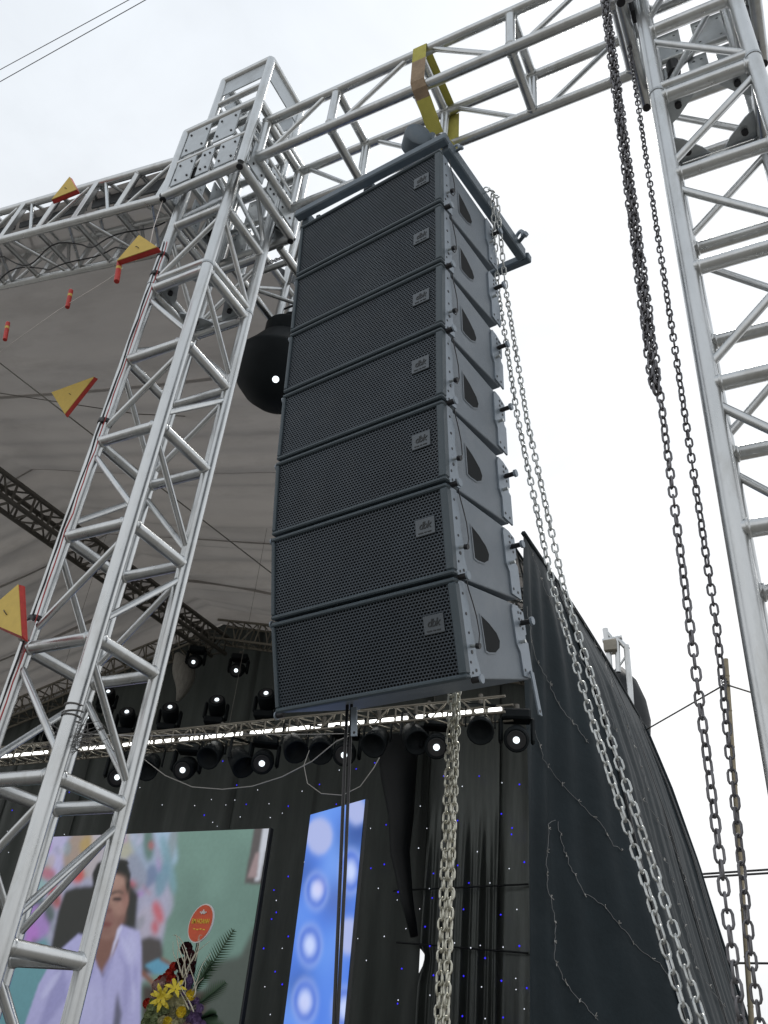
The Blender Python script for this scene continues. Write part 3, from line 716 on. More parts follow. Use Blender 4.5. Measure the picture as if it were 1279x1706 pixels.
# bright hauling chain from the lifting frame down to the right, two strands
e0 = c_fr + bv_ * 0.36 + wv * 0.035 + Vector((0, 0, 0.02))
def diag_path(o1, o2):
    px = [(835, 480), (870, 700), (930, 980), (1000, 1210), (1080, 1450), (1160, 1706), (1220, 1900)]
    dd = [2.62, 2.58, 2.52, 2.45, 2.38, 2.3, 2.24]
    out = []
    for p, y in zip(px, dd): out.append(aty((p[0] + o1 + (o2 - o1) * (p[1] - 480) / 1200, p[1]), y))
    return out
da = diag_path(-6, -13); db = diag_path(7, 12)
chain('left strand of the bright slack chain falling to the lower right', [e0 + Vector((-.02, 0, 0.04)), e0 + Vector((0.02, 0, 0.0))] + da, 0.043, 0.0205, 0.0036, CHAIN_S, 0.3, group='slack chain from the lifting frame')
chain('right strand of the bright slack chain falling to the lower right', [e0 + Vector((0.0, 0.05, 0.05)), e0 + Vector((0.03, 0.04, 0.0))] + db, 0.043, 0.0205, 0.0036, CHAIN_S, 1.0, group='slack chain from the lifting frame')
# dark chains by the right tower
def vert(az, y, z0, z1): 
    x = math.tan(math.radians(az)) * y; return [P(x, y, z0), P(x, y, z1)]
a_ = math.tan(math.radians(-6.7))
yk = 2.12; xk = a_ * yk
knot = aty((1099, 655), yk)
chain('left dark chain hanging below the knot beside the right tower', [knot, P(xk, yk, -1.5)], 0.041, 0.0205, 0.0037, CHAIN_D, 0.1, 0.10, 'dark chains beside the right tower')
for q in range(4):
    aa = q * math.pi / 2 + 0.3; pts = []
    zt0 = 5.08
    for k in range(46):
        z = (knot.z - H0) + (zt0 - (knot.z - H0)) * k / 45
        th_ = aa + k * 0.55
        pts.append(P(xk + 0.0125 * math.cos(th_) * (1 if k else .3), yk + 0.0125 * math.sin(th_) * (1 if k else .3), z))
    pts += [P(xk + 0.02 * (q - 1.5), 2.19, 5.145), P(xk + 0.02 * (q - 1.5), 2.28, 5.140), P(xk + 0.02 * (q - 1.5), 2.325, 5.08)]
    chain('strand of the thick twisted chain bundle hanging beside the right tower', pts, 0.041, 0.0205, 0.0037, CHAIN_D, q * 0.7, 0.25, 'twisted chain bundle')
xb = math.tan(math.radians(-4.6)) * 2.40
chain('right dark chain hanging closest to the right tower', [P(xb, 2.40, 4.65), P(xb - 0.006, 2.40, 1.2), P(math.tan(math.radians(-5.6)) * 2.36, 2.36, 0.3), P(-0.245, 2.33, -1.5)], 0.041, 0.0205, 0.0037, CHAIN_D, 0.8, 0.10, 'dark chains beside the right tower')
# nickel hoist chain falling behind the array
xm = math.tan(math.radians(-23.15)); ym = 2.98
for q, (dx, dy, tw) in enumerate(((-0.016, 0.0, 0.2), (0.0, 0.015, 1.1), (0.016, -0.005, 0.9))):
    chain(['left', 'middle', 'right'][q] + ' strand of the thick nickel chain hanging straight down below the speakers',
          [P(xm * ym + dx, ym + dy, 3.55), P(xm * ym + dx * 1.0, ym + dy, 0.8), P(xm * ym + dx * (0.9 if q != 1 else 0), ym + dy, -1.5)], 0.042, 0.024, 0.0045, CHAIN_G, tw, 0.35 if q < 2 else 0.2, 'nickel hoist chain')

# ------------------------------------------------------------------ side tarpaulin of the tent
PROF = [(5.05, 0.0), (4.0, 0.33), (2.9, 0.60), (1.9, 0.78), (1.0, 0.96), (0.5, 1.07), (-1.6, 1.6)]
def splay(z):
    for (z0, d0), (z1, d1) in zip(PROF, PROF[1:]):
        if z >= z1: return d0 + (d1 - d0) * (z0 - z) / (z0 - z1) if z <= z0 else 0.0
    return PROF[-1][1]
def sst(t): t = min(1, max(0, t)); return t * t * (3 - 2 * t)
def side_x(y, z):
    k = sst((y - 7.45) / 1.3)
    fold = 0.026 * math.sin(y * 23 + 1.5 * math.sin(z * 1.1)) * (1 - 0.6 * k) + 0.012 * math.sin(y * 9.1 + z * 0.8)
    fold *= min(1, (5.1 - z) / 1.0)
    return -2.42 + splay(z) * k + fold + 0.05 * k * math.sin((y - 8.6) / 2.4 * math.pi) * min(1, (5.05 - z))
def side_top(y): return 5.02 + 0.10 * math.sin((y - 7.3) / 6.0 * math.pi)
Y0, Y1 = 7.38, 13.3
vv, ff = [], []
na, nb_ = 150, 70
for i in range(na + 1):
    y = Y0 + (Y1 - Y0) * i / na
    for j in range(nb_ + 1):
        s = j / nb_; z = side_top(y) + (-1.6 - side_top(y)) * s
        vv.append(P(side_x(y, z), y, z))
for i in range(na):
    for j in range(nb_):
        q = i * (nb_ + 1) + j; ff.append((q, q + 1, q + nb_ + 2, q + nb_ + 1))
sw_ = thing('tarpaulin_wall', P(-2.4, 7.4, -1.6), 'dark blue black tarpaulin wall splayed out on the right side of the stage', 'tarpaulin')
mesh_obj('cloth', vv, ff, SIDE, sw_, smooth=True)
for ysm, w_ in ((8.55, 0.022), (10.9, 0.02), (12.9, 0.022)):
    pts = [P(side_x(ysm, z) + 0.012, ysm, z) for z in np.linspace(side_top(ysm) - 0.05, -1.5, 40)]
    v2, f2 = [], []
    for i, p in enumerate(pts):
        v2 += [p - Vector((0, w_, 0)), p + Vector((0, w_, 0)), p + Vector((0.008, w_, 0)), p + Vector((0.008, -w_, 0))]
    for i in range(len(pts) - 1):
        for k in range(4): l = (k + 1) % 4; f2.append((4 * i + k, 4 * i + l, 4 * i + 4 + l, 4 * i + 4 + k))
    mesh_obj('seam', v2, f2, SEAM, sw_)
pts = [P(side_x(Y1, z) + 0.01, Y1 + 0.01, z) for z in np.linspace(5.0, -1.55, 40)]
sweep('hem', pts, 0.03, SIDE, sw_, 6)
sweep('top_hem', [P(-2.42, y, side_top(y)) for y in np.linspace(Y0, Y1, 30)], 0.03, SIDE, sw_, 6)
def on_side(px, off=0.03):
    v = ray(px); lo, hi = 5.0, 14.5; best = None
    for k in range(400):
        y = lo + (hi - lo) * k / 399; q = v * (y / v[1])
        if q[0] < side_x(y, q[2]) + off: 
            return P(q[0], y, q[2])
        best = q
    return None

def light_string(label, pxs, nbulb=0.0):
    pts = []
    for (a, b) in zip(pxs, pxs[1:]):
        n = max(2, int(math.hypot(b[0] - a[0], b[1] - a[1]) / 7))
        for k in range(n):
            s = k / n; pts.append((a[0] + (b[0] - a[0]) * s + random.uniform(-1.6, 1.6), a[1] + (b[1] - a[1]) * s + random.uniform(-1.6, 1.6)))
    pts = [p for p in (on_side(q) for q in pts) if p is not None]
    if len(pts) < 2: return
    t = thing('light_string', pts[0], label, 'light string', 'unlit light strings on the tarpaulin')
    sweep('wire', pts, 0.0028, STRING, t, 4)
    for k in range(3, len(pts), 5):
        p = pts[k]
        for q in range(3):
            d = Vector((random.uniform(0, .6), random.uniform(-1, 1), random.uniform(-1, 1))).normalized() * random.uniform(0.015, 0.035)
            tube('bulb', p, p + d, 0.0035, CABLEW, t, 5)
SL = 'thin unlit light string '
light_string(SL + 'falling from the top of the black tarpaulin to the bright chain', [(882, 1190), (905, 1265), (930, 1300), (962, 1335), (1000, 1370), (1022, 1408), (1040, 1420)])
light_string(SL + 'dropping straight then curling right, nearest the stage', [(925, 1368), (914, 1372), (911, 1440), (912, 1480), (923, 1520), (926, 1562), (922, 1590), (938, 1630), (950, 1650), (972, 1672), (1000, 1706)])
light_string(SL + 'zigzagging diagonally across the middle of the tarpaulin', [(928, 1368), (938, 1410), (950, 1445), (975, 1488), (1008, 1512), (1036, 1545), (1070, 1588), (1100, 1605), (1120, 1640)])
light_string(SL + 'running along the first seam of the tarpaulin', [(880, 905), (905, 975), (940, 1050), (985, 1130), (1030, 1225)])
light_string(SL + 'tangled between the first two seams high on the tarpaulin', [(905, 930), (950, 1000), (1000, 1085), (1030, 1170), (1060, 1250), (1085, 1330)])
light_string(SL + 'hanging near the outer hem of the tarpaulin', [(1060, 1310), (1085, 1352), (1105, 1376), (1122, 1410), (1150, 1490), (1172, 1550), (1190, 1600)])
light_string(SL + 'low down between the last seam and the hem', [(1095, 1415), (1112, 1440), (1140, 1540), (1160, 1610), (1185, 1650), (1210, 1680)])
light_string(SL + 'starting under the dangling link bar of the bottom speaker', [(878, 1010), (890, 1090), (905, 1120), (935, 1180), (965, 1215), (985, 1245)])

# ------------------------------------------------------------------ back drapes
YB = 10.75
def roof_under(x): return roof_z(x) - H0 - 0.05
def drape(label, x0, x1, ztop, zbot, mat, amp, fr, ph_, lean=0.0, y=YB, cut=None, n=60, mz=26):
    v, f = [], []
    for i in range(n + 1):
        s = i / n
        for j in range(mz + 1):
            r = j / mz; xa, xb_ = x0, x1
            if cut:
                xa, xb_ = cut(r, x0, x1)
            x = xa + (xb_ - xa) * s; zt2 = min(ztop, roof_under(x)) if ztop > 90 else ztop
            z = zt2 + (zbot - zt2) * r
            yy = y + amp * (math.sin(fr * s * (x1 - x0) + ph_ + 0.6 * math.sin(2.3 * r + ph_) + lean * r * 6) + 0.45 * math.sin(2.3 * fr * s * (x1 - x0) + 1.7 * ph_ + lean * r * 11)) * (0.35 + 0.65 * r)
            v.append(P(x, yy, z))
    for i in range(n):
        for j in range(mz):
            q = i * (mz + 1) + j; f.append((q, q + 1, q + mz + 2, q + mz + 1))
    o = mesh_obj('stage_drape', v, f, mat, None, smooth=True)
    return tag(o, label, 'drape', 'black drapes behind the stage')
GX = aty((700, 1600), YB).x
def gapR(r, x0, x1):   # the drape edge that leaves a slit of daylight
    z = 99
    return x0, x1
zslit0, zslit1 = aty((697, 1570), YB).z - H0, aty((694, 1640), YB).z - H0
def slit(z):
    if z > zslit0 or z < zslit1: return 0.0
    s = (zslit0 - z) / (zslit0 - zslit1); return 0.095 * (s / 0.35 if s < 0.35 else (1 - s) / 0.65)
ZT, ZB2 = 99, -0.9
def cutR(r, x0, x1):
    z = 5.2 + (ZB2 - 5.2) * r; return x0 + slit(z), x1
xe = [-2.5, -4.0, GX - 0.0, -6.8, -8.3, -9.9, -11.6, -13.4, -15.3]
DL = ['black stage drape at the far right beside the tarpaulin wall', 'black stage drape with glossy folds behind the nickel chain', 'black stage drape left of the slit of daylight', 'black stage drape behind the blue light panel',
      'black stage drape right of the large screen', 'black stage drape behind the large screen', 'black stage drape behind the left tower', 'black stage drape at the left edge of the picture']
def drape_seg(i):
    x1, x0 = xe[i], xe[i + 1]
    mt = SATIN if i in (0, 1) else DRAPE
    amp = 0.035 if i > 1 else 0.07
    if i == 1:
        # left edge opens into the slit
        v, f = [], []; n, mz = 90, 130
        for a in range(n + 1):
            s = a / n
            for b in range(mz + 1):
                r = b / mz; xx = x0 + (x1 - x0) * s; zt2 = roof_under(xx); z = zt2 + (ZB2 - zt2) * r
                xa = x0 - 0.13; x = xa + (x1 + 0.1 - xa) * s + 2.5 * slit(z) * (1 - s) ** 9
                k = sst((3.3 - z) / 1.5)
                yy = YB + k * 0.045 * (math.sin(31 * s * (x1 - x0) + 1.6 * r + 0.25 * math.sin(9 * r + 3 * s)) + 0.6 * math.sin(73 * s * (x1 - x0) + 3 * r)) + 0.012 * math.sin(9 * s)
                v.append(P(x, yy, z))
        for a in range(n):
            for b in range(mz): q = a * (mz + 1) + b; f.append((q, q + 1, q + mz + 2, q + mz + 1))
        return tag(mesh_obj('stage_drape', v, f, SATIN, None, smooth=True), DL[i], 'drape', 'black drapes behind the stage')
    return drape(DL[i], x0 - (0.0 if i != 2 else 0), x1 + (0.08 if i not in (0, 2) else 0.0), 99, ZB2, mt, amp, 7.5, i * 1.3, lean=0.25 if i == 0 else 0.05, y=YB + 0.012 * (i % 2))
drapes = [drape_seg(i) for i in range(8)]
# gathered black column of cloth and the two horizontal battens
gc = thing('gathered_drape', aty((668, 1240), YB - 0.3), 'narrow black cloth tied into a tapering column above the daylight slit', 'drape')
col = [aty((662, 1235), YB - .35), aty((664, 1300), YB - .35), aty((668, 1360), YB - .35), aty((666, 1420), YB - .33), aty((678, 1500), YB - .3), aty((690, 1560), YB - .28)]
sweep('cloth_column', col, [0.30, 0.24, 0.17, 0.13, 0.08, 0.05], SEAM, gc, 12)
for q, (pa, pb) in enumerate((((655, 1484), (880, 1473)), ((660, 1570), (880, 1588)))):
    bt = thing('drape_batten', aty(pa, YB - .1), ['upper thin black rod across the glossy drapes', 'lower thin black rod across the glossy drapes'][q], 'rod')
    tube('rod', aty(pa, YB - 0.12), aty(pb, YB - 0.12), 0.011, SEAM, bt, 8)
# star cloth lights
def stars(name, pxs, r, mt, parent):
    v, f = [], []
    for (px, y) in pxs:
        c = aty(px, y); b = len(v)
        for d in ((1, 0, 0), (-1, 0, 0), (0, 1, 0), (0, -1, 0), (0, 0, 1), (0, 0, -1)): v.append(c + Vector(d) * r * random.uniform(.8, 1.25))
        for t3 in ((0, 2, 4), (2, 1, 4), (1, 3, 4), (3, 0, 4), (2, 0, 5), (1, 2, 5), (3, 1, 5), (0, 3, 5)): f.append([b + k for k in t3])
    o = mesh_obj(name, v, f, mt, parent); return tag(o, kind='stuff')
WSTAR = emit('white star light', (0.85, 0.9, 1.0), 1.1); BSTAR = emit('blue star light', (0.03, 0.02, 0.75), 1.6)
wst = [(575, 1219), (565, 1283), (503, 1318), (450, 1362), (642, 1298), (672, 1370), (700, 1343), (770, 1310), (836, 1304), (697, 1413), (617, 1380), (795, 1419), (848, 1447), (816, 1471), (699, 1514), (676, 1547), (757, 1571), (800, 1575), (784, 1579), (838, 1578), (861, 1515), (663, 1666), (716, 1658), (802, 1644), (859, 1630), (873, 1681), (808, 1697), (507, 1436), (334, 1287), (352, 1332), (400, 1361), (429, 1316), (448, 1339), (376, 1341), (354, 1370), (324, 1342), (233, 1312), (270, 1341), (441, 1644), (391, 1333), (12, 1385), (14, 1420), (107, 1390), (630, 1480), (610, 1600), (640, 1560), (460, 1500), (470, 1580), (450, 1690), (478, 1690)]
bst = [(532, 1307), (593, 1281), (624, 1271), (671, 1330), (480, 1343), (643, 1374), (739, 1293), (798, 1293), (865, 1307), (835, 1356), (762, 1367), (852, 1390), (722, 1455), (663, 1486), (720, 1496), (781, 1471), (772, 1515), (834, 1524), (708, 1544), (716, 1576), (865, 1576), (808, 1596), (722, 1625), (772, 1626), (835, 1634), (887, 1645), (669, 1614), (662, 1672), (770, 1693), (838, 1695), (394, 1308), (371, 1268), (340, 1358), (410, 1340), (456, 1483), (439, 1580), (458, 1619), (480, 1560), (460, 1520), (446, 1410), (560, 1340), (640, 1440), (480, 1460), (470, 1640), (20, 1350), (1, 1400), (40, 1360), (115, 1320)]
extra_w = [(random.uniform(250, 880), random.uniform(1260, 1700)) for _ in range(14)]
extra_b = [(random.uniform(450, 885), random.uniform(1270, 1700)) for _ in range(8)]
stars('white_star_lights', [(p, YB - 0.13) for p in wst] , 0.0085, WSTAR, drapes[3])
stars('blue_star_lights', [(p, YB - 0.13) for p in bst + extra_b], 0.012, BSTAR, drapes[3])
stars('faint_star_lights', [(p, YB - 0.13) for p in extra_w], 0.007, WSTAR, drapes[3])

# ------------------------------------------------------------------ LED screens (flat pictures made of coloured cells)
def proj_px(x, y, z):
    d = np.stack([x, y, z - H0], -1) @ RM
    return CX + F_PX * d[..., 0] / d[..., 2], CY - F_PX * d[..., 1] / d[..., 2]
def lin(c): return np.array(srgb(*c))
def blur(a, k):
    for _ in range(2):
        for ax in (0, 1):
            if k < 1: continue
            p = np.pad(a, [(k, k) if q == ax else (0, 0) for q in range(a.ndim)], mode='edge')
            cs = np.cumsum(p, axis=ax); cs = np.insert(cs, 0, 0, axis=ax); n = a.shape[ax]; w = 2 * k + 1
            a = (np.take(cs, range(w, w + n), axis=ax) - np.take(cs, range(0, n), axis=ax)) / w
    return a
def inpoly(X, Y, poly):
    r = np.zeros(X.shape, bool); n = len(poly); j = n - 1
    for i in range(n):
        xi, yi = poly[i]; xj, yj = poly[j]
        c = ((yi > Y) != (yj > Y)) & (X < (xj - xi) * (Y - yi) / (yj - yi + 1e-9) + xi); r ^= c; j = i
    return r
def smooth_noise(shape, cells, seed):
    g_ = np.random.default_rng(seed).random((cells[0] + 2, cells[1] + 2))
    yy = np.linspace(0, cells[0], shape[0]); xx = np.linspace(0, cells[1], shape[1])
    y0 = yy.astype(int); x0 = xx.astype(int); fy = (yy - y0)[:, None]; fx = (xx - x0)[None]
    fy = fy * fy * (3 - 2 * fy); fx = fx * fx * (3 - 2 * fx)
    return (g_[y0][:, x0] * (1 - fy) * (1 - fx) + g_[y0 + 1][:, x0] * fy * (1 - fx) + g_[y0][:, x0 + 1] * (1 - fy) * fx + g_[y0 + 1][:, x0 + 1] * fy * fx)
def picture_mesh(name, x0, y0, x1, y1, z0, z1, nu, nv, paint, mt, parent):
    s = np.linspace(0, 1, nu)[None, :]; r = np.linspace(0, 1, nv)[:, None]
    X = x0 + (x1 - x0) * s + 0 * r; Yw = y0 + (y1 - y0) * s + 0 * r; Z = z0 + (z1 - z0) * r + 0 * s
    PX, PY = proj_px(X, Yw, Z + H0)
    colr = paint(PX, PY)
    verts = np.stack([X, Yw, Z + H0], -1).reshape(-1, 3)
    idx = np.arange(nu * nv).reshape(nv, nu)
    faces = np.stack([idx[:-1, :-1], idx[:-1, 1:], idx[1:, 1:], idx[1:, :-1]], -1).reshape(-1, 4)
    o = mesh_obj(name, [Vector(v) for v in verts], faces.tolist(), mt, parent)
    at = o.data.color_attributes.new('picture', 'FLOAT_COLOR', 'POINT')
    buf = np.ones((nu * nv, 4), np.float32); buf[:, :3] = colr.reshape(-1, 3); at.data.foreach_set('color', buf.ravel())
    return o
def paint_man(X, Y):
    sh = X.shape; img = np.zeros(sh + (3,)) + lin((100, 132, 122))
    def put(mask, c, k=1, a=1.0):
        mk = blur(mask.astype(float), k)[..., None] * a; img[:] = img * (1 - mk) + lin(c) * mk
    def poly(p, c, k=1, a=1.0): put(inpoly(X, Y, p), c, k, a)
    def ell(cx, cy, rx, ry, c, k=1, a=1.0, rot=0):
        dx, dy = X - cx, Y - cy; ca, sa = math.cos(rot), math.sin(rot)
        put(((dx * ca + dy * sa) / rx) ** 2 + ((-dx * sa + dy * ca) / ry) ** 2 < 1, c, k, a)
    n1 = smooth_noise(sh, (9, 12), 1)[..., None]
    img *= 0.9 + 0.25 * n1
    # lower grey part of the room and the calendar
    poly([(345, 1605), (400, 1592), (425, 1540), (470, 1540), (470, 1900), (330, 1900)], (72, 82, 76), 3)
    poly([(424, 1375), (470, 1375), (440, 1474), (407, 1472)], (86, 82, 82), 1); poly([(438, 1378), (450, 1378), (432, 1468), (424, 1468)], (190, 195, 205), 1); poly([(426, 1420), (432, 1420), (428, 1462), (412, 1462)], (150, 130, 132), 1)
    # flowered cloth on the left
    poly([(-60, 1370), (295, 1370), (285, 1450), (270, 1570), (255, 1620), (-60, 1900)], (150, 152, 178), 3)
    fl = [(60, 1440, 30, 50, (120, 160, 175)), (95, 1420, 16, 40, (170, 165, 205)), (135, 1425, 30, 40, (150, 130, 110)), (150, 1410, 18, 18, (165, 140, 80)), (128, 1455, 12, 16, (190, 60, 60)), (165, 1440, 26, 30, (165, 160, 168)),
          (75, 1455, 18, 12, (170, 90, 110)), (90, 1490, 10, 24, (165, 60, 60)), (50, 1480, 26, 28, (130, 165, 165)), (62, 1505, 10, 14, (60, 90, 80)), (55, 1540, 28, 34, (150, 110, 185)), (45, 1560, 18, 24, (165, 105, 190)), (82, 1520, 9, 16, (55, 80, 70)),
          (215, 1400, 22, 34, (165, 165, 140)), (240, 1420, 16, 50, (140, 160, 185)), (247, 1405, 9, 30, (75, 110, 95)), (275, 1400, 14, 44, (150, 180, 205)), (255, 1480, 14, 40, (95, 115, 150)), (285, 1410, 8, 30, (125, 140, 145)), (262, 1505, 26, 36, (160, 160, 185)), (250, 1540, 24, 30, (165, 160, 180)),
          (222, 1472, 9, 8, (185, 60, 70)), (263, 1520, 8, 20, (190, 75, 85)), (258, 1545, 6, 12, (185, 70, 80)), (280, 1440, 8, 50, (110, 150, 165)), (228, 1450, 14, 30, (130, 140, 160)), (270, 1465, 10, 30, (100, 140, 160)), (30, 1430, 16, 60, (110, 150, 160)), (20, 1520, 24, 70, (120, 140, 160)), (190, 1385, 40, 14, (175, 170, 180))]
    for (a, b, c, d, e) in fl: ell(a, b, c, d, e, 3, 0.85, random.uniform(-.5, .5))
    rr_ = np.random.default_rng(11)
    pal = [(190, 70, 80), (60, 92, 78), (178, 176, 205), (165, 105, 190), (105, 145, 165), (175, 150, 95), (200, 200, 215)]
    for _ in range(70):
        a, b = rr_.uniform(0, 290), rr_.uniform(1380, 1600)
        if a > 230 + (1600 - b) * 0.25: continue
        ell(a, b, rr_.uniform(2, 8), rr_.uniform(4, 16), pal[int(rr_.integers(0, 7))], 2, rr_.uniform(.2, .55), rr_.uniform(-.8, .8))
    poly([(12, 1610), (75, 1560), (95, 1610), (60, 1800), (-60, 1900), (-60, 1640)], (86, 140, 150), 4)
    # dark chair
    poly([(108, 1485), (125, 1478), (215, 1470), (230, 1490), (226, 1545), (235, 1900), (60, 1900), (84, 1580), (96, 1520)], (42, 44, 42), 2)
    poly([(234, 1565), (250, 1560), (268, 1565), (272, 1590), (260, 1620), (236, 1625)], (70, 66, 66), 2)
    poly([(236, 1640), (345, 1650), (345, 1900), (236, 1900)], (60, 52, 46), 3)
    poly([(240, 1608), (263, 1597), (288, 1608), (268, 1624), (256, 1622)], (80, 145, 175), 1)
    poly([(270, 1595), (300, 1612), (296, 1616), (266, 1599)], (120, 75, 55), 1); poly([(236, 1615), (262, 1638), (256, 1644), (236, 1625)], (125, 80, 62), 1)
    # man: neck, face, hair
    poly([(158, 1560), (200, 1548), (205, 1575), (172, 1625), (152, 1600)], (118, 82, 72), 1)
    ell(183, 1503, 28, 60, (142, 108, 96), 1, rot=0.10); ell(190, 1484, 22, 38, (152, 118, 105), 3, .8, .1); poly([(160, 1530), (204, 1524), (199, 1550), (186, 1566), (170, 1566)], (132, 97, 87), 2, .9)
    poly([(206, 1478), (213, 1492), (208, 1520), (200, 1520)], (140, 100, 92), 1)
    ell(176, 1528, 16, 20, (128, 88, 82), 3, .7); ell(204, 1500, 8, 40, (128, 92, 82), 3, .6, .1)
    poly([(155, 1484), (153, 1456), (162, 1438), (178, 1430), (198, 1430), (212, 1438), (218, 1456), (216, 1474), (212, 1490), (209, 1476), (205, 1462), (190, 1456), (172, 1458), (162, 1468), (158, 1484)], (30, 32, 30), 1)
    for q in range(12): poly([(176 + q * 3, 1440), (183 + q * 3, 1440), (180 + q * 3 + random.uniform(-2, 3), 1429 + abs(q - 7) * 0.8)], (34, 36, 34), 0, .95)
    ell(196, 1468, 14, 10, (164, 130, 117), 3, .7); ell(200, 1512, 8, 14, (158, 120, 108), 3, .7); poly([(172, 1480), (180, 1478), (184, 1520), (172, 1524)], (126, 90, 84), 2, .6)
    poly([(183, 1489), (190, 1484), (198, 1483), (206, 1487), (205, 1490), (197, 1487), (190, 1489), (184, 1492)], (52, 40, 38), 1, .85); ell(195, 1498, 9, 4, (96, 68, 66), 1, .8); ell(195, 1498, 7, 2.4, (34, 26, 28), 0, .95); ell(210, 1503, 4, 11, (146, 106, 96), 1, .9, .15); ell(202, 1535, 6, 12, (120, 84, 78), 3, .7, .4); poly([(162, 1490), (174, 1486), (175, 1489), (163, 1493)], (48, 36, 34), 0); ell(169, 1499, 6, 2.6, (52, 38, 38), 1, .9)
    ell(180, 1517, 7, 4, (112, 72, 68), 1, .7); ell(176, 1540, 10, 4.2, (110, 58, 58), 1, .9); ell(174, 1552, 11, 4, (120, 84, 78), 2, .6)
    # shirt
    poly([(200, 1540), (232, 1552), (235, 1580), (234, 1700), (230, 1900), (30, 1900), (40, 1710), (64, 1640), (92, 1590), (130, 1556), (150, 1560), (158, 1600), (172, 1630), (196, 1572)], (160, 160, 208), 1)
    poly([(196, 1546), (204, 1542), (186, 1592), (178, 1615)], (190, 192, 225), 1); poly([(170, 1618), (186, 1590), (188, 1600), (176, 1640), (180, 1900), (172, 1900)], (142, 142, 192), 2, .8)
    poly([(100, 1600), (106, 1600), (112, 1660), (70, 1720), (62, 1715)], (128, 128, 180), 3, .7); poly([(204, 1640), (212, 1600), (214, 1660), (206, 1710)], (132, 132, 182), 3, .7); poly([(195, 1650), (203, 1690), (198, 1720), (186, 1720)], (60, 62, 72), 2, .8)
    for (a, b, c_, d_, r_) in ((120, 1640, 4, 34, .5), (215, 1640, 3, 36, -.2), (150, 1630, 3, 30, .3), (205, 1600, 3, 22, -.5), (95, 1660, 4, 40, .6), (160, 1680, 3, 30, .1), (225, 1620, 3, 30, -.05)): ell(a, b, c_, d_, (138, 138, 190), 2, .65, r_)
    for (a, b, c_, d_, r_) in ((130, 1620, 4, 30, .5), (210, 1580, 4, 22, -.4), (140, 1660, 4, 30, .2), (85, 1640, 5, 30, .6), (222, 1660, 3, 26, 0)): ell(a, b, c_, d_, (184, 186, 226), 2, .6, r_)
    ell(150, 1680, 30, 40, (175, 176, 218), 6, .5); ell(220, 1580, 10, 30, (178, 180, 220), 4, .6)
    for q in range(3): img[..., q] = blur(img[..., q], 1)
    gn = smooth_noise(sh, (100, 130), 5)[..., None]; img *= 0.965 + 0.07 * gn
    g3 = img.mean(-1, keepdims=True); img[:] = g3 + (img - g3) * 0.9
    img *= 0.82 + 0.2 * np.clip((1720 - Y) / 340, 0, 1)[..., None]
    return img * 0.95
SCR = emit_attr('screen picture', 1.0)
sc_ = thing('led_screen', P(-6.6, 7.25, -0.95), 'large video screen showing a man in a pale shirt, behind the left tower', 'screen')
picture_mesh('picture', -8.22, 7.2, -5.02, 7.2, -0.4, 1.965, 420, 310, paint_man, SCR, sc_)
box('housing', P(-6.62, 7.235, 0.78), (3.23, 0.06, 2.39), FRAME_B, sc_, 0.004)
box('support', P(-7.6, 7.4, -0.72), (0.12, 0.12, 0.5), FRAME_B, sc_); box('support', P(-5.6, 7.4, -0.72), (0.12, 0.12, 0.5), FRAME_B, sc_)

def paint_bokeh(X, Y):
    sh = X.shape; img = np.zeros(sh + (3,)) + lin((96, 146, 232))
    def put(mask, c, k=1, a=1.0):
        mk = blur(mask.astype(float), k)[..., None] * a; img[:] = img * (1 - mk) + lin(c) * mk
    n = smooth_noise(sh, (16, 4), 3); put(n > 0.5, (66, 112, 216), 8, .8); put(n < 0.3, (130, 165, 232), 10, .7)
    for (cx, cy, r, c) in ((590, 1390, 26, (20, 36, 80)), (505, 1450, 20, (24, 44, 110)), (500, 1640, 20, (30, 46, 90)), (560, 1500, 22, (80, 90, 130))): put(((X - cx) / r) ** 2 + ((Y - cy) / (r * .8)) ** 2 < 1, c, 8, .9)
    def disc(cx, cy, rx, ry, ring):
        rx *= 1.12; ry *= 1.1; d = ((X - cx) / rx) ** 2 + ((Y - cy) / ry) ** 2
        put(d < 1, (150, 172, 228), 2, .9); put(d < .86, (168, 178, 222) if not ring else (92, 126, 214), 1, .9)
        if ring:
            put((d < .62), (70, 108, 205), 1, .8); put(d < .36, (150, 172, 232), 1, .9); put(d < .14, (190, 205, 245), 1)
    for a in ((532, 1393, 20, 28, 0), (527, 1484, 17, 28, 1), (516, 1575, 18, 32, 1), (508, 1668, 19, 34, 1), (594, 1352, 14, 20, 0), (584, 1452, 17, 34, 1), (581, 1560, 17, 28, 0), (573, 1680, 18, 32, 1)): disc(*a)
    put(((X - 530) / 9) ** 2 + ((Y - 1480) / 12) ** 2 < 1, (205, 200, 235), 2, .6); put(((X - 507) / 9) ** 2 + ((Y - 1672) / 13) ** 2 < 1, (190, 195, 235), 2, .6)
    return img
lp0 = aty((517, 1357), 7.2); lp1 = aty((608, 1332), 6.8)
ps = thing('video_column', (lp0.x * .5 + lp1.x * .5, 7.05, H0 - 0.95), 'tall narrow blue light panel with pale circles, turned inward beside the cables', 'light panel')
ztp = (lp0.z + lp1.z) / 2 - H0
picture_mesh('picture', lp0.x, 7.2, lp1.x, 6.8, -0.4, ztp, 60, 170, paint_bokeh, emit_attr('panel picture', 1.05), ps)
d2 = Vector((lp1.x - lp0.x, -0.4, 0)); nrm = Vector((-d2.y, d2.x, 0)).normalized()
pc = (lp0 + lp1) / 2 + nrm * 0.022; box('housing', (pc.x, pc.y, H0 + (ztp - 0.4) / 2), (d2.length + 0.02, 0.034, ztp + 0.41), FRAME_B, ps, 0.004, rot=(0, 0, math.atan2(d2.y, d2.x)))
box('support', (pc.x, pc.y, H0 - 0.68), (0.1, 0.08, 0.54), FRAME_B, ps)

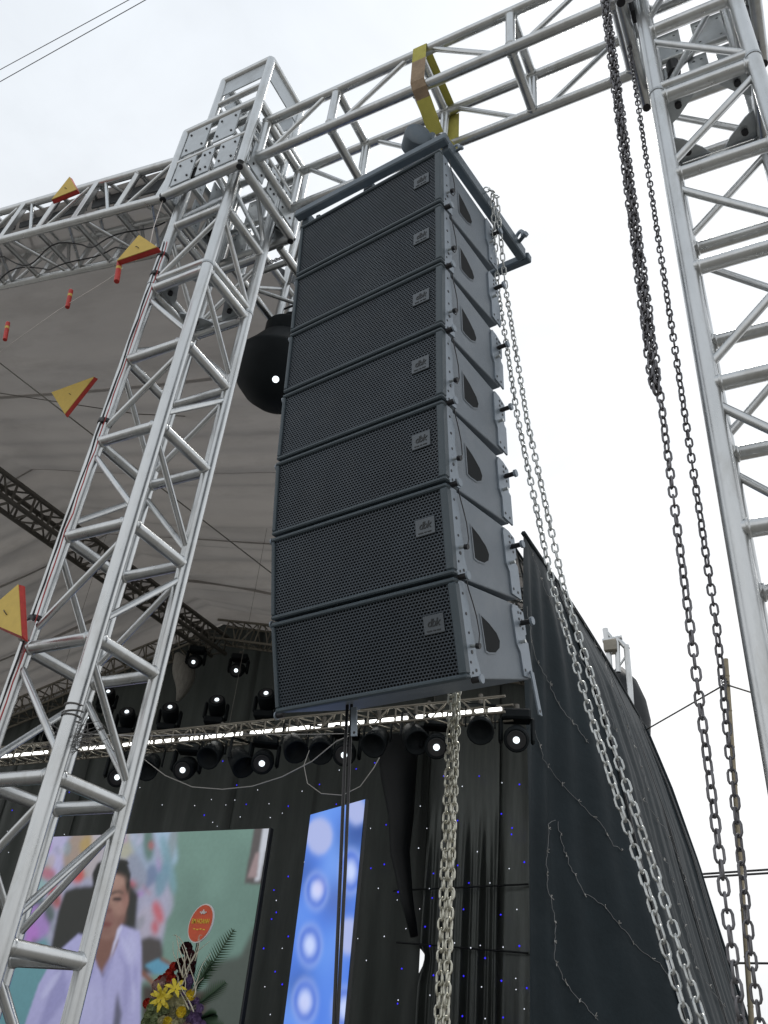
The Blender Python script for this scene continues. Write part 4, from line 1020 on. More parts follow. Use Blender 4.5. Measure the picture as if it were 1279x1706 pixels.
# ------------------------------------------------------------------ light truss with battens
YT = 7.0
zl = aty((300, 1232), YT).z
t = thing('light_truss', (-6, YT, zl), 'dull horizontal light truss with a bright row of led battens across the stage', 'truss')
xr_ = aty((848, 1170), YT).x
box_truss(t, Vector((-13, YT, zl)), Vector((xr_, YT, zl)), Vector((0, 0.11, 0)), Vector((0, 0, 0.075)), [0.15 + 0.30 * i for i in range(35)], [[1, 0], [0, 1]], 0.0125, 0.009, 0.008, STEEL_T, n=8)
for x in (-3.2, -5.6, -8.4):
    hz_ = thing('truss_hanger', (x, YT, zl + 0.1), {-3.2: 'steel wire hanger at the right end of the light truss', -5.6: 'steel wire hanger near the middle of the light truss', -8.4: 'steel wire hanger of the light truss behind the left tower'}[x], 'hanger')
    tube('hanger_wire', (x, YT, zl + 0.07), (x, YT, roof_z(x) - 0.2), 0.0022, STEEL_D, hz_, 6); tube('clamp', (x, YT - 0.12, zl + 0.085), (x, YT + .12, zl + 0.085), 0.018, STEEL_D, hz_, 8)
for q in range(10):
    x1 = xr_ - 0.06 - q * 0.95; x0 = x1 - 0.90
    bb = thing('led_batten', (x0, YT - 0.02, zl - 0.03), ['bright led batten at the right end of the light truss', 'second lit led batten from the right end of the light truss', 'third lit led batten from the right end of the light truss', 'fourth lit led batten from the right end of the light truss', 'fifth lit led batten from the right end of the light truss', 'sixth lit led batten from the right end of the light truss', 'seventh lit led batten from the right end of the light truss', 'eighth lit led batten from the right end of the light truss', 'ninth lit led batten from the right end of the light truss', 'tenth lit led batten from the right end of the light truss'][q], 'led batten', 'lit led battens on the light truss')
    box('casing', ((x0 + x1) / 2, YT + 0.03, zl - 0.005), (0.90, 0.05, 0.05), STEEL_D, bb, 0.003)
    for k in range(6):
        w = 0.118 if (k + q) % 4 else 0.085
        box('cell', (x0 + 0.075 + k * 0.15, YT - 0.004, zl - 0.012), (w + 0.012, 0.02, 0.056), DIODE, bb, 0.006)

# ------------------------------------------------------------------ moving head lamps
def head_proto():
    r = thing('moving_head_lamp', (0, 0, 0), 'x', 'stage lamp', 'moving head lamps over the stage')
    box('base', (0, 0, -0.10), (0.30, 0.22, 0.11), HOUSING, r, 0.02)
    tube('clamp', (0, 0, -0.05), (0, 0, 0.03), 0.03, STEEL_D, r, 8)
    for s in (-1, 1): box('yoke_arm', (s * 0.165, 0, -0.26), (0.045, 0.12, 0.26), HOUSING, r, 0.018)
    v, f = lathe_data([(0.0, 0.16), (0.09, 0.155), (0.118, 0.12), (0.128, 0.02), (0.135, -0.06), (0.128, -0.14), (0.112, -0.155), (0.10, -0.15), (0.0, -0.148)], 20)
    rot = Matrix.Translation((0, 0, -0.33)) @ Euler((math.radians(-62), 0, 0)).to_matrix().to_4x4()
    h = mesh_obj('head', v, f, HOUSING, r, smooth=True, W=rot); auto_smooth(h.data, 40)
    v, f = lathe_data([(0.0, -0.175), (0.020, -0.172), (0.031, -0.163), (0.035, -0.150)], 14)
    mesh_obj('lens', v, f, LENS_GLINT, h, smooth=True, W=rot)
    v, f = lathe_data([(0.095, -0.149), (0.098, -0.158), (0.09, -0.158), (0.05, -0.151)], 16); mesh_obj('lens_ring', v, f, RUBBER, h, smooth=True, W=rot)
    return r
hp_ = head_proto()
def place_head(o, px, y, yaw, label, up=False):
    loc = aty(px, y); off = Vector((0, -0.115, -0.352)) if not up else Vector((0, -0.115, 0.352))
    Rz = Matrix.Rotation(yaw, 4, 'Z')
    M_ = Matrix.Translation(loc - (Rz @ off)) @ Rz
    if up: M_ = M_ @ Matrix.Rotation(math.pi, 4, 'Y')
    M_ = M_ @ Matrix.Scale(0.88, 4)
    o.matrix_basis = M_; o['label'] = label
LP = [((304, 1283), 7.0, 0.45, 'black moving head lamp under the light truss, just right of the left tower', 0), ((436, 1272), 7.0, 0.55, 'black moving head lamp under the light truss, near the corner of the bottom speaker', 0),
      ((573, 1258), 7.0, 0.5, 'black moving head lamp partly hidden by the hanging cables', 0), ((727, 1245), 7.0, 0.42, 'black moving head lamp just left of the nickel chain', 0),
      ((860, 1233), 7.05, 0.3, 'black moving head lamp at the right end beside the tarpaulin', 0), ((195, 1295), 7.0, 0.7, 'black moving head lamp seen through the lower bays of the left tower', 0),
      ((322, 1103), 9.9, 0.5, 'black moving head lamp high up by the pale gathered cloth', 0), ((393, 1117), 9.9, 0.45, 'black moving head lamp high up under the rear gable truss', 0),
      ((361, 1166), 8.6, 0.5, 'black moving head lamp standing above the light truss, left of the speakers', 1), ((443, 1155), 8.6, 0.4, 'black moving head lamp standing above the light truss against the edge of the speakers', 1),
      ((283, 1178), 8.6, 0.5, 'black moving head lamp standing above the light truss beside the left tower', 1), ((211, 1186), 8.6, 0.5, 'black moving head lamp seen through the tower, right one of the upper pair', 1),
      ((180, 1152), 9.6, 0.6, 'black moving head lamp seen through the tower, highest', 1), ((144, 1196), 8.6, 0.6, 'black moving head lamp seen through the tower, just above the battens', 1), ((80, 1210), 8.6, 0.6, 'black moving head lamp at the far left between tower chords', 1)]
for i, (px, y, yaw, lab, up) in enumerate(LP):
    o = hp_ if i == 0 else copy_tree(hp_, None, Matrix.Identity(4))
    place_head(o, px, y, yaw, lab, bool(up))
# second row truss that carries the upright lamps
t = thing('light_truss', aty((150, 1225), 8.6), 'second dark light truss behind the battens carrying upright lamps', 'truss')
zz = aty((300, 1222), 8.6).z
box_truss(t, Vector((-14, 8.6, zz - .1)), Vector((-6.2, 8.6, zz - .1)), Vector((0, 0.11, 0)), Vector((0, 0, 0.075)), [0.15 + 0.30 * i for i in range(26)], [[1, 0]], 0.013, 0.009, 0.008, STEEL_D, n=8)
# dark par lamps between the moving heads
def par_proto():
    r = thing('par_lamp', (0, 0, 0), 'x', 'stage lamp', 'unlit lamps under the light truss')
    v, f = lathe_data([(0.0, 0.15), (0.06, 0.145), (0.10, 0.10), (0.115, -0.02), (0.125, -0.14), (0.11, -0.142), (0.09, -0.08), (0.0, -0.05)], 16)
    h = mesh_obj('can', v, f, HOUSING, r, smooth=True, W=Matrix.Translation((0, 0, -0.25)) @ Euler((math.radians(-50), 0, 0)).to_matrix().to_4x4())
    for s in (-1, 1): box('bracket', (s * 0.135, 0, -0.15), (0.014, 0.04, 0.22), HOUSING, r, 0.003)
    box('bracket_top', (0, 0, -0.04), (0.284, 0.04, 0.014), HOUSING, r, 0.003); tube('clamp', (0, 0, -0.04), (0, 0, 0.06), 0.022, STEEL_D, r, 8)
    return r
pp = par_proto()
for i, (px, yaw, lab) in enumerate([((355, 1250), 0.3, 'unlit black lamp in the gap between the two lit lamps nearest the left tower'), ((490, 1238), 0.9, 'unlit black lamp under the truss left of the hanging cables'), ((400, 1262), 1.2, 'unlit black lamp beside the moving head near the speaker corner'), ((628, 1228), 0.2, 'unlit black lamp under the truss right of the hanging cables'), ((690, 1222), 0.8, 'unlit black lamp above the gathered black column'), ((800, 1205), 0.4, 'unlit black lamp under the truss just right of the nickel chain'), ((535, 1240), 0.6, 'unlit black lamp tucked against the hanging cables'), ((250, 1270), .5, 'unlit black lamp against the right chord of the left tower')]):
    o = pp if i == 0 else copy_tree(pp, None, Matrix.Identity(4))
    o.matrix_basis = Matrix.Translation(aty(px, 7.0) + Vector((0, 0, 0.22))) @ Matrix.Rotation(yaw, 4, 'Z'); o['label'] = lab
# pale cloth hanging high behind the lamps
pcl = []
for i in range(9):
    s = i / 8
    pcl.append(aty((295 + 12 * math.sin(s * 3.1), 1090 + 78 * s), 10.3))
t = thing('pale_cloth', pcl[0], 'pale cloth hung in a pointed gather high behind the lamps', 'cloth')
sweep('cloth', pcl, [0.05, 0.12, 0.17, 0.19, 0.18, 0.15, 0.11, 0.07, 0.03], mat('pale cloth', (0.34, 0.33, 0.30), 0.8, 0, var=0.3, vscale=4, stretch=(8, 8, 1)), t, 14)

# ------------------------------------------------------------------ black dome lamp behind the left tower
c = aty((470, 604), 3.42)
t = thing('dome_lamp', c, 'large black bell shaped lamp hanging behind the array beside the left tower', 'stage lamp')
v, f = lathe_data([(0.0, 0.33), (0.155, 0.325), (0.165, 0.31), (0.168, 0.21), (0.19, 0.19), (0.255, 0.10), (0.315, 0.03), (0.335, 0.0), (0.338, -0.03), (0.325, -0.10), (0.285, -0.19), (0.22, -0.27), (0.14, -0.325), (0.06, -0.35), (0.0, -0.355)], 40)
WMd = Matrix.Translation(c - Vector((0, 0, 0.02))) @ Euler((math.radians(8), math.radians(6), 0)).to_matrix().to_4x4()
sh_ = mesh_obj('shell', v, f, HOUSING, t, smooth=True, W=WMd); auto_smooth(sh_.data, 32)
glint_c = aty((459, 632), 3.13); dr = (Vector((0, 0, H0)) - glint_c).normalized()
v, f = lathe_data([(0.0, 0.014), (0.012, 0.012), (0.020, 0.006), (0.022, -0.03)], 16)
mesh_obj('lens', v, f, LENS_GLINT, t, smooth=True, W=Matrix.Translation(glint_c) @ dr.to_track_quat('Z', 'Y').to_matrix().to_4x4())  # no real lens: added glowing disc paints the reflection on the black shell
tube('stem', c + Vector((0, 0, 0.30)), c + Vector((0, 0, 0.47)), 0.05, HOUSING, t, 12)
tube('hook_clamp', c + Vector((-0.1, 0, 0.47)), c + Vector((0.1, 0, 0.47)), 0.035, STEEL_D, t, 10)
sweep('power_lead', [c + Vector((-0.10, -0.05, 0.30)), c + Vector((-0.13, -0.06, 0.42)), c + Vector((-0.08, -0.06, 0.50)), c + Vector((0.02, -0.05, 0.52)), c + Vector((0.16, -0.03, 0.53)), c + Vector((0.3, 0, 0.50))], 0.009, RUBBER, t, 6)

# ------------------------------------------------------------------ cables under the array
def cable(label, pts, r, mt, name='cable', cat='cable', group=None, n=6):
    o = sweep(name, pts, r, mt, None, n); return tag(o, label, cat, group)
cable('left of two black cables hanging down below the speakers', [aty((579, 1165), 2.62), aty((575, 1240), 2.62), aty((567, 1450), 2.62), aty((556, 1706), 2.62), aty((548, 1950), 2.62)], 0.0062, RUBBER, group='black cables below the speakers')
cable('right of two black cables hanging down below the speakers', [aty((586, 1165), 2.62), aty((583, 1240), 2.62), aty((575, 1450), 2.62), aty((562, 1706), 2.62), aty((552, 1950), 2.62)], 0.0058, RUBBER, group='black cables below the speakers')
lb = thing('link_bar', aty((588, 1180), 2.56), 'short pale steel bar hanging beside the black cables', 'link bar')
q0, q1 = aty((589, 1178), 2.56), aty((589, 1226), 2.56)
prism('flat_bar', [q0 - Vector((.012, 0, 0)), q0 + Vector((.012, 0, 0)), q1 + Vector((.012, 0, 0)), q1 - Vector((.012, 0, 0))], (0, 0.006, 0), PLATE, lb)
tube('eye_hole', q1 + Vector((0, -.001, 0.012)), q1 + Vector((0, 0.0075, 0.012)), 0.005, BOLT, lb, 8)
cable('thin pale wire sagging below the lamps in a loop', [aty(p, 6.6) for p in [(240, 1265), (275, 1292), (320, 1311), (370, 1315), (420, 1310), (470, 1294), (520, 1268), (560, 1235), (590, 1222)]], 0.005, CABLEW, group='thin wires over the stage')
cable('thin pale wire curling in a loop beside the hanging cables', [aty(p, 6.5) for p in [(515, 1250), (506, 1275), (512, 1305), (535, 1322), (570, 1325), (600, 1310), (622, 1280), (632, 1262)]], 0.004, CABLEW, group='thin wires over the stage')
cable('thin pale wire stretched from the left tower across the lamps', [aty(p, y) for p, y in [((110, 1222), 2.3), ((240, 1226), 4.5), ((360, 1222), 6.4), ((470, 1224), 6.5), ((585, 1222), 6.5)]], 0.004, CABLEW, group='thin wires over the stage')
cable('dark steel guy wire running diagonally under the roof behind the left tower', [aty((-30, 582), 3.2), aty((120, 698), 3.6), aty((456, 958), 5.5)], 0.006, STEEL_D, 'guy_wire', 'wire')
cable('thin wire stretched under the roof fabric to the array edge', [aty((0, 655), 3.9), aty((230, 690), 4.6), aty((462, 700), 5.6)], 0.005, STEEL_D, 'guy_wire', 'wire')

# cables and tape on the left tower's outer chord
Lx, Ly = TLX - S2, TY - S2
def along(zs, dx, dy, w): return [P(Lx + dx + random.uniform(-w, w), Ly + dy + random.uniform(-w, w), z) for z in zs]
zs_ = np.linspace(4.1, -1.5, 60)
cable('thin black wire taped down the outer chord of the left tower', along(zs_, 0.012, -0.034, .003), 0.0035, RUBBER, group='wires taped to the left tower')
cable('thin red wire taped down the outer chord of the left tower', along(zs_, 0.026, -0.026, .004), 0.003, REDC, group='wires taped to the left tower')
for k, pz in enumerate([4.0, 3.83, 2.69, 1.55]):
    z = pz if k < 2 else pz
    tp = thing('tape_band', P(Lx, Ly, z), ['topmost black tape band on the outer chord of the left tower', 'second black tape band on the outer chord of the left tower', 'middle black tape band on the outer chord of the left tower', 'lowest black tape band on the outer chord, beside the yellow pennant'][k], 'tape', 'black tape bands on the left tower')
    v, f = lathe_data([(0.030, -0.012), (0.0375, -0.012), (0.0385, 0.0), (0.0375, 0.014), (0.030, 0.014)], 14)
    mesh_obj('band', v, f, RUBBER, tp, smooth=True, W=Matrix.Translation(P(Lx, Ly, z)))
    box('buckle', P(Lx + 0.02, Ly - 0.036, z - 0.01), (0.02, 0.012, 0.03), RUBBER, tp, 0.003)
    if k == 3: box('plug_box', P(Lx + 0.015, Ly - 0.04, z - 0.07), (0.05, 0.03, 0.09), CABLEW, tp, 0.006)
cable('tangle of thin wire wound round the near chord of the left tower', [P(TLX + S2 + 0.038 * math.cos(a * 1.0) , TY - S2 + 0.038 * math.sin(a), 1.05 + 0.0035 * a + 0.008 * math.sin(a * 0.5)) for a in np.linspace(0, 19, 70)], 0.0028, WIRE, 'wire_tangle', 'wire')
tw = [P(TLX + S2 - 0.03, TY - S2 - 0.03, 1.05)]
for k in range(60): tw.append(P(TLX + S2 + random.uniform(-0.14, 0.16), TY - S2 + random.uniform(-.03, .15), 1.0 + random.uniform(-0.05, 0.07)))
cable('loose scribble of thin wire beside the near chord of the left tower', tw, 0.0012, WIRE, 'wire_tangle', 'wire')

# ------------------------------------------------------------------ pennants and paper rolls
def pennant(label, pts, y, tip=None, parent=None):
    q = [aty(p, y + dy) for p, dy in pts]; THK = 0.032
    c = sum(q, Vector()) / 3
    t = thing('paper_pennant', c, label, 'pennant', 'yellow paper pennants')
    n = (q[1] - q[0]).cross(q[2] - q[0]).normalized()
    if n.dot(Vector((0, 0, H0)) - c) < 0: n = -n
    prism('yellow_face', q, n * 0.004, YELLOW, t)
    qq = [c + (p - c) * 1.04 - n * THK + Vector((0, 0, random.uniform(-.006, .006))) for p in q]
    prism('red_back', qq, n * 0.006, RED, t)
    for a, b in ((0, 1), (1, 2), (2, 0)):
        prism('red_side', [q[a] - n * .001, q[b] - n * .001, qq[b] + n * .007, qq[a] + n * .007], ((q[b] - q[a]).cross(n)).normalized() * 0.003, RED, t)
    m1 = (q[0] + q[1] + q[2]) / 3 + n * 0.006
    sweep('tie_thread', [m1 - Vector((0.015, 0, -0.012)), m1 + n * 0.006, m1 + Vector((0.015, 0, -0.015))], 0.002, RUBBER, t, 5)
pennant('yellow paper pennant standing above the front roof truss at upper left', [((86, 333), 0), ((116, 295), 0), ((128, 316), 0.02)], 2.12)
pennant('yellow paper pennant beside the top of the left tower, above a red paper roll', [((195, 435), 0), ((232, 392), 0), ((262, 412), 0.02)], 1.95)
pennant('yellow paper pennant hanging on the guy wire left of the tower', [((86, 654), 0), ((157, 628), 0.0), ((108, 690), -0.02)], 3.3)
pennant('yellow paper pennant at the left edge beside the lowest tape band', [((-34, 1030), 0), ((31, 974), 0), ((36, 1060), 0.0)], 2.05)
def roll(label, pa, pb, y):
    a, b = aty(pa, y), aty(pb, y); t = thing('paper_roll', b, label, 'paper roll', 'small red paper rolls')
    tube('tube', a, b, 0.015, RED, t, 10); d = (b - a).normalized()
    tube('gold_band', a.lerp(b, .25), a.lerp(b, .38), 0.0155, YELLOW, t, 10); tube('end', a - d * 0.004, a, 0.0135, FOIL, t, 10)
roll('small red paper roll hanging under the pennant beside the tower top', (199, 438), (194, 469), 1.98)
roll('small red and white paper roll on the thread left of the tower', (118, 484), (112, 512), 2.4)
roll('small red paper roll at the left edge of the picture', (13, 538), (8, 566), 2.4)
cable('thin white thread carrying the paper rolls at upper left', [aty(p, 2.4) for p in [(-20, 600), (92, 520), (120, 502), (150, 484), (182, 464), (205, 446)]], 0.0022, FOIL, 'thread', 'thread')
cable('white cord hanging from the corner of the left sleeve block', [P(TLX - 0.27, TY - 0.29, 4.49), P(TLX - 0.26, TY - 0.29, 4.2), P(TLX - 0.25, TY - 0.27, 3.98)], 0.003, FOIL, 'thread', 'thread')

# ------------------------------------------------------------------ flower stand in front of the screen
YF = 6.2
base = aty((300, 1706), YF)
fs = thing('flower_stand', (base.x, YF, 0.65), 'congratulation flower stand with an oval orange sign in front of the large screen', 'flower stand')
GREEN = mat('leaf green', (0.03, 0.075, 0.03), 0.5, 0, var=0.3, vscale=20); TWIG = mat('white twig', (0.62, 0.58, 0.45), 0.6)
PET = {k: mat(k + ' petals', c, 0.6, 0, var=0.2, vscale=40) for k, c in dict(cream=(0.62, 0.60, 0.40), green=(0.36, 0.42, 0.24), yellow=(0.75, 0.60, 0.05), red=(0.50, 0.05, 0.03), maroon=(0.07, 0.015, 0.02), purple=(0.22, 0.15, 0.30), pink=(0.5, 0.36, 0.34)).items()}
_fl = {}
def flower_mesh(k, kind):
    if (k, kind) in _fl: return _fl[(k, kind)]
    v, f = [], []
    if kind == 'rose':
        for layer, (n, r, h, tl) in enumerate(((6, 0.040, 0.000, 0.018), (5, 0.030, 0.012, 0.024), (4, 0.018, 0.020, 0.022))):
            for i in range(n):
                a = 2 * math.pi * (i + 0.5 * layer) / n; b = len(v); ca, sa = math.cos(a), math.sin(a); wd = r * 1.1
                for (rr, ww, zz_) in ((0.004, 0.3, h - 0.012), (r * 0.8, 1.0, h), (r, 0.7, h + tl)):
                    for s in (-1, 1): v.append((ca * rr - sa * s * wd * ww / 2, sa * rr + ca * s * wd * ww / 2, zz_))
                f += [(b, b + 1, b + 3, b + 2), (b + 2, b + 3, b + 5, b + 4)]
    else:
        for i in range(6):
            a = 2 * math.pi * i / 6; b = len(v); ca, sa = math.cos(a), math.sin(a)
            for (rr, ww, zz_) in ((0.004, 0.012, 0), (0.035, 0.028, 0.02), (0.06, 0.018, 0.022), (0.075, 0.003, 0.012)):
                for s in (-1, 1): v.append((ca * rr - sa * s * ww / 2, sa * rr + ca * s * ww / 2, zz_))
            for q in range(3): f.append((b + 2 * q, b + 2 * q + 1, b + 2 * q + 3, b + 2 * q + 2))
    me = bpy.data.meshes.new('flower'); me.from_pydata(v, [], f); me.update(); me.materials.append(PET[k]); _fl[(k, kind)] = me; return me
tocam = (Vector((0, 0, H0)) - base).normalized()
def flower(px, k, kind='rose', sc=1.0, dy=0.0):
    p = aty(px, YF + dy); d = (tocam + Vector((random.uniform(-.4, .4), random.uniform(-.3, .3), random.uniform(-.1, .7)))).normalized()
    Wf = Matrix.Translation(p) @ d.to_track_quat('Z', 'Y').to_matrix().to_4x4() @ Matrix.Rotation(random.uniform(0, 6), 4, 'Z') @ Matrix.Scale(sc * 1.3, 4)
    shared('flower', flower_mesh(k, kind), fs, Wf)
for p in [(262, 1645), (276, 1636), (284, 1650), (258, 1658), (302, 1672), (290, 1668), (278, 1672), (296, 1652), (306, 1690), (286, 1688), (268, 1690), (300, 1704), (272, 1706), (288, 1712), (310, 1712)]: flower(p, random.choice(['cream', 'pink', 'cream']), 'rose', random.uniform(.7, 1.0), random.uniform(-.06, .04))
for p in [(252, 1680), (262, 1674), (248, 1692), (258, 1698), (244, 1704), (266, 1684), (276, 1682), (254, 1710), (264, 1712)]: flower(p, 'green', 'rose', random.uniform(.6, .9), -0.03)
for p in [(270, 1658), (292, 1648), (268, 1666)]: flower(p, 'yellow', 'lily', 0.95, -0.08)
for p in [(318, 1658), (302, 1686), (278, 1704)]: flower(p, 'yellow', 'rose', 0.75, -0.06)
for p in [(283, 1622), (290, 1612), (268, 1634), (246, 1672), (276, 1630), (262, 1638), (286, 1632)]: flower(p, 'red', 'rose', random.uniform(.6, .9), 0.02)
for p in [(310, 1580), (316, 1590), (312, 1600), (306, 1612), (302, 1624), (310, 1630), (316, 1616), (298, 1636), (304, 1642), (320, 1604), (300, 1606)]: flower(p, 'maroon', 'rose', random.uniform(.6, .95), 0.02)
for p in [(312, 1645), (318, 1672), (326, 1668), (332, 1680), (322, 1690), (316, 1700), (328, 1702), (308, 1660), (314, 1634)]: flower(p, 'purple', 'rose', random.uniform(.5, .8), 0.0)
for k in range(16):
    a = (random.uniform(300, 326), random.uniform(1600, 1690)); b = (a[0] + random.uniform(-26, 34), a[1] - random.uniform(30, 70)) if k < 12 else (a[0] - random.uniform(0, 30), a[1] - 60)
    pts = [(a[0] + (b[0] - a[0]) * s + 5 * math.sin(s * 5 + k) * s, a[1] + (b[1] - a[1]) * s) for s in np.linspace(0, 1, 8)]
    pts = [(max(288, min(352, p[0])), max(1558, p[1])) for p in pts]
    sweep('twig', [aty(p, YF - 0.05 - 0.02 * (k % 3)) for p in pts], [0.006 * (1.1 - 0.8 * s) for s in np.linspace(0, 1, 8)], TWIG, fs, 4)
def frond(pa, pb, wpx, nl=16, dy=0.08):
    v, f = [], []
    A, B = np.array(pa, float), np.array(pb, float); d = (B - A); Ln = np.linalg.norm(d); d /= Ln; nn = np.array([-d[1], d[0]])
    for s_ in (-1, 1):
        for k in range(nl):
            s = k / nl; c0 = A + d * Ln * (0.15 + 0.85 * s); wl = wpx * math.sin(math.pi * (0.15 + 0.8 * s)) + 2; tp = c0 + d * wl * 0.7 + nn * s_ * wl; b = len(v)
            for q in (c0 - d * 1.4, c0 + d * 2.6, tp): v.append(aty(q, YF + dy + 0.02 * s_))
            f.append((b, b + 1, b + 2))
    mesh_obj('palm_leaf', v, f, GREEN, fs); sweep('leaf_stem', [aty(A, YF + dy), aty(B, YF + dy)], 0.004, GREEN, fs, 4)
frond((326, 1650), (390, 1548), 16, 20); frond((322, 1680), (376, 1636), 14); frond((330, 1700), (360, 1690), 12); frond((318, 1660), (352, 1600), 14, 16, 0.05); frond((310, 1706), (372, 1708), 14)
tube('pole', (base.x + 0.03, YF + 0.1, 0.66), aty((331, 1560), YF + 0.1), 0.014, GREEN, fs, 8)
for s in (-1, 1): tube('leg', (base.x + 0.3 * s, YF + 0.12, 0.655), (base.x + 0.08 * s, YF + 0.05, 1.2), 0.012, STEEL_D, fs, 8)
tube('leg', (base.x, YF - 0.28, 0.655), (base.x, YF + 0.02, 1.2), 0.012, STEEL_D, fs, 8)
for k in range(46):
    q = random.random(); px_ = (random.uniform(240, 338), random.uniform(1640, 1712))
    if px_[1] < 1640 + abs(px_[0] - 285) * 0.9: continue
    flower(px_, 'purple' if px_[0] > 318 else ('green' if px_[0] < 262 else random.choice(['cream', 'pink', 'cream', 'green', 'yellow'])), 'rose', random.uniform(.45, .8), random.uniform(-.02, .1))
# oval sign
sc0 = aty((334, 1538), YF - 0.03); ex = (aty((354, 1528), YF - .03) - sc0); ex.y = 0
xd = Vector((1, 0.0, 0)); zd = Vector((0, 0, 1)); 
def sgn(u, v): return sc0 + xd * u + zd * v
ORANGE = mat('orange sign', (0.72, 0.10, 0.03), 0.5, 0, var=0.15, vscale=9); SWHITE = mat('sign edge', (0.75, 0.72, 0.70), 0.5); GOLD = mat('gold lettering', (0.85, 0.62, 0.05), 0.5)
def oval(r1, r2, rot):
    out = []
    for a in np.linspace(0, 2 * math.pi, 33)[:-1]:
        x, z = r1 * math.cos(a), r2 * math.sin(a); out.append(sgn(x * math.cos(rot) - z * math.sin(rot), x * math.sin(rot) + z * math.cos(rot)))
    return out
sg_ = prism('sign_edge', oval(0.118, 0.152, -0.35), (0, 0.012, 0), SWHITE, fs)
prism('sign_face', [p - Vector((0, 0.004, 0)) for p in oval(0.108, 0.142, -0.35)], (0, 0.003, 0), ORANGE, fs)
def text_mesh(body, size, mt, shear=0.0, bold=0.0):
    cu = bpy.data.curves.new('lettering', 'FONT'); cu.body = body; cu.size = size; cu.align_x = 'CENTER'; cu.align_y = 'CENTER'; cu.extrude = 0.001; cu.shear = shear; cu.offset = bold; cu.resolution_u = 2
    to = bpy.data.objects.new('tmp', cu); COL.objects.link(to); bpy.context.view_layer.update()
    me = bpy.data.meshes.new_from_object(to.evaluated_get(bpy.context.evaluated_depsgraph_get())); bpy.data.objects.remove(to)
    me.materials.clear(); me.materials.append(mt); return me
Rt = Matrix.Rotation(math.pi / 2, 4, 'X')
shared('lettering', text_mesh('EM HOANH', 0.034, GOLD, 0.12, 0.0004), fs, Matrix.Translation(sgn(0, 0.012) - Vector((0, 0.007, 0))) @ Rt @ Matrix.Diagonal((1.0, 1.5, 1, 1)))
for q in range(4): box('lettering_line', sgn(-0.05 + q * 0.033, -0.045 - 0.004 * (q % 2)) - Vector((0, 0.006, 0)), (0.02, 0.003, 0.008), GOLD, fs, 0)
for q in range(5):
    a = math.radians(30 + 30 * q); c_ = sgn(0.012, 0.065) - Vector((0, 0.006, 0)); dd = Vector((math.cos(a), 0, math.sin(a)))
    tube('emblem_petal', c_ + dd * 0.008, c_ + dd * (0.038 if q % 2 == 0 else 0.03), 0.0055, SWHITE, fs, 6)

for q in range(2):
    a_f = P(-3.3, 2.42 + 0.12 * q, 4.70); pts = []
    for k in range(60):
        s_ = k / 59; x_ = -3.3 - 4.2 * s_
        pts.append(P(x_, 2.42 + 0.12 * q + 0.03 * math.sin(k * 0.7), 4.66 + 0.242 * (-x_ - 3.18) + 0.05 * math.sin(k * 0.53 + q * 2) - 0.05 * abs(math.sin(k * 0.26 + q))))
    cable(['nearer black cable looped through the front roof truss', 'farther black cable looped through the front roof truss'][q], pts, 0.0055, RUBBER, group='cables in the front roof truss')
chain('short dark chain tying the left tower to the eave truss', [aty((424, 449), 2.9), aty((452, 436), 3.0), aty((473, 428), 3.1)], 0.040, 0.022, 0.004, CHAIN_D, 0.2, 0.2, 'tie chain')
chain('small bright chain heaped inside the front of the lifting frame', [c_fl.lerp(c_fr, 0.80) + bv_ * 0.10 + Vector((0, 0, -0.03)), c_fl.lerp(c_fr, 0.87) + bv_ * 0.07 + Vector((0, 0, 0.0)), c_fl.lerp(c_fr, 0.92) + bv_ * 0.12 + Vector((0, 0, -0.02)), c_fl.lerp(c_fr, 0.85) + bv_ * 0.14 + Vector((0, 0, -0.03)), c_fl.lerp(c_fr, 0.93) + bv_ * 0.09 + Vector((0, 0, -0.01))], 0.036, 0.020, 0.004, CHAIN_S, 0.2, 0.6, 'heaped chain')
tube('stowed_bar', c_fl.lerp(c_fr, 0.50) + bv_ * 0.12 + Vector((0, 0, -0.045)), c_fl.lerp(c_fr, 0.86) + bv_ * 0.10 + Vector((0, 0, -0.03)), 0.017, PLATE, fr, 10)

# ------------------------------------------------------------------ things beyond the tarpaulin
t = thing('rear_frame', P(-2.2, 13.4, 4.6), 'small pale aluminium frame poking above the top of the tarpaulin wall', 'frame')
yq = 13.5
def fq(p): return aty(p, yq)
tube('post', fq((1014, 1088)), fq((1008, 1048)), 0.05, ALU, t); tube('post', fq((1030, 1120)), fq((1028, 1066)), 0.045, ALU, t); tube('post', fq((1048, 1130)), fq((1043, 1075)), 0.05, ALU, t)
tube('rail', fq((1004, 1068)), fq((1036, 1062)), 0.045, ALU, t); tube('rail', fq((1028, 1064)), fq((1046, 1082)), 0.045, ALU, t); tube('rail', fq((1008, 1050)), fq((1022, 1066)), 0.03, ALU, t)
tube('brace', fq((1016, 1090)), fq((1030, 1070)), 0.02, ALU, t, 8); tube('brace', fq((1030, 1112)), fq((1046, 1088)), 0.02, ALU, t, 8)
box('motor_box', fq((1018, 1078)), (0.22, 0.22, 0.2), STEEL_T, t, 0.01)
for q in range(2): tube('leg', fq(((1014, 1088), (1048, 1130))[q]), Vector((fq(((1014, 1088), (1048, 1130))[q]).x, yq, 0)), 0.05, ALU, t)
t = thing('black_cloth_roll', aty((1055, 1160), 13.6), 'black cloth bulging behind the outer hem of the tarpaulin wall', 'cloth')
pts = [aty(p, 13.75) for p in [(1030, 1115), (1042, 1140), (1050, 1170), (1055, 1200), (1055, 1235), (1060, 1280), (1075, 1400), (1090, 1600)]]
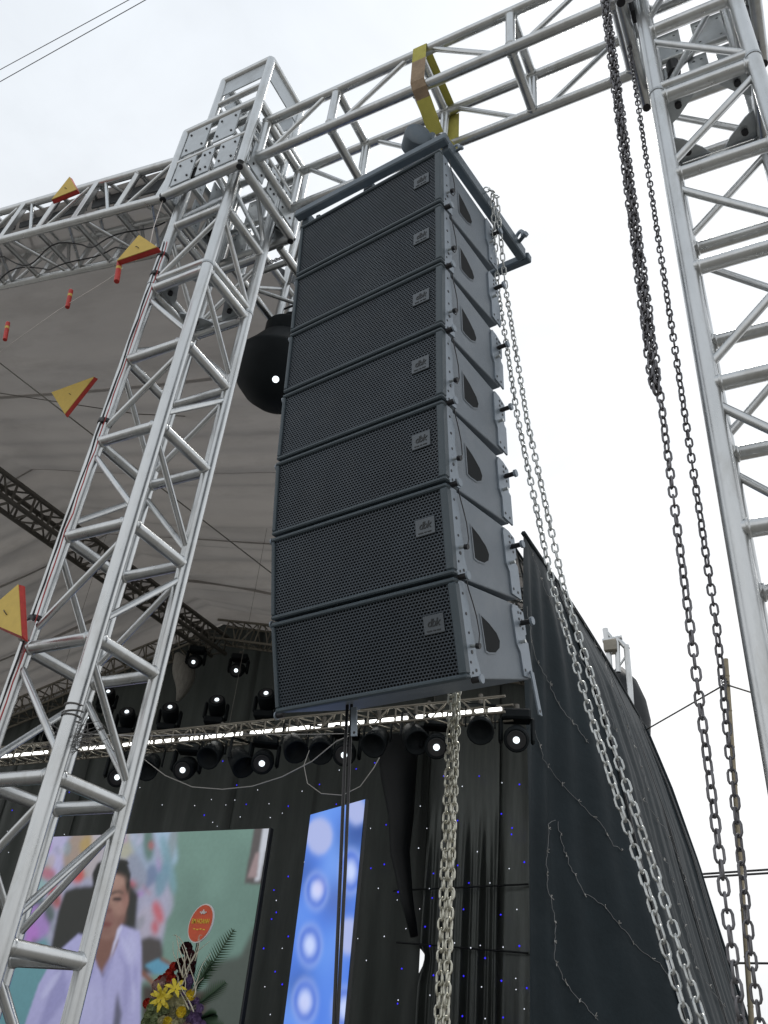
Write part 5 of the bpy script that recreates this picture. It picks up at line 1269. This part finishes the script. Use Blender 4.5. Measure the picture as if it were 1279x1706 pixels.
sweep('cloth', pts, [0.08, 0.20, 0.26, 0.28, 0.27, 0.25, 0.2, 0.15], SEAM, t, 14)
# bamboo pole with wires
bp = thing('bamboo_pole', (aty((1256, 1790), 11).x, 11, 0), 'thin bamboo pole standing between the two dark chains', 'pole')
pt_, pb_ = aty((1209, 1098), 11.0), aty((1252, 1706), 11.0)
dpole = (pb_ - pt_).normalized(); foot = pt_ + dpole * ((0 - pt_.z) / dpole.z)
tube('cane', pt_, foot, 0.03, BAMBOO, bp, 10)
for k in range(14):
    p = pt_.lerp(foot, (k + .5) / 14); tube('node', p - dpole * 0.008, p + dpole * 0.008, 0.034, BAMBOO, bp, 10)
tie = aty((1208, 1140), 10.96)
sweep('tie', [tie + Vector((0.04 * math.cos(a), 0.04 * math.sin(a), 0.005 * a)) for a in np.linspace(0, 12, 30)], 0.008, RUBBER, bp, 4)
cable('taut wire from the tarpaulin hem up to the bamboo pole', [aty((1074, 1217), 13.3), tie], 0.011, STEEL_D, 'guy_wire', 'wire')
cable('taut wire from the bamboo pole towards the right tower', [tie, aty((1262, 1157), 11), aty((1330, 1178), 11)], 0.011, STEEL_D, 'guy_wire', 'wire')
for q, (ya, yb) in enumerate(((1457, 1448), (1462, 1454))):
    cable(['upper', 'lower'][q] + ' of the paired power lines crossing the dark chains', [aty((1100, ya + 4), 30), aty((1290, yb), 30), aty((1700, yb - 30), 30)], 0.035, RUBBER, 'power_line', 'wire', 'power lines at lower right')
cable('single power line low at the right behind the dark chains', [aty((1150, 1604), 30), aty((1290, 1605), 30), aty((1700, 1612), 30)], 0.035, RUBBER, 'power_line', 'wire', 'power lines at lower right')
cable('upper of two power lines crossing the top left corner', [aty((-200, 228), 8.0), aty((0, 116), 8.0), aty((214, 0), 8.0), aty((520, -180), 8.0)], 0.014, RUBBER, 'power_line', 'wire', 'power lines at top left')
cable('lower of two power lines crossing the top left corner', [aty((-200, 248), 7.6), aty((0, 136), 7.6), aty((242, 0), 7.6), aty((540, -180), 7.6)], 0.014, RUBBER, 'power_line', 'wire', 'power lines at top left')
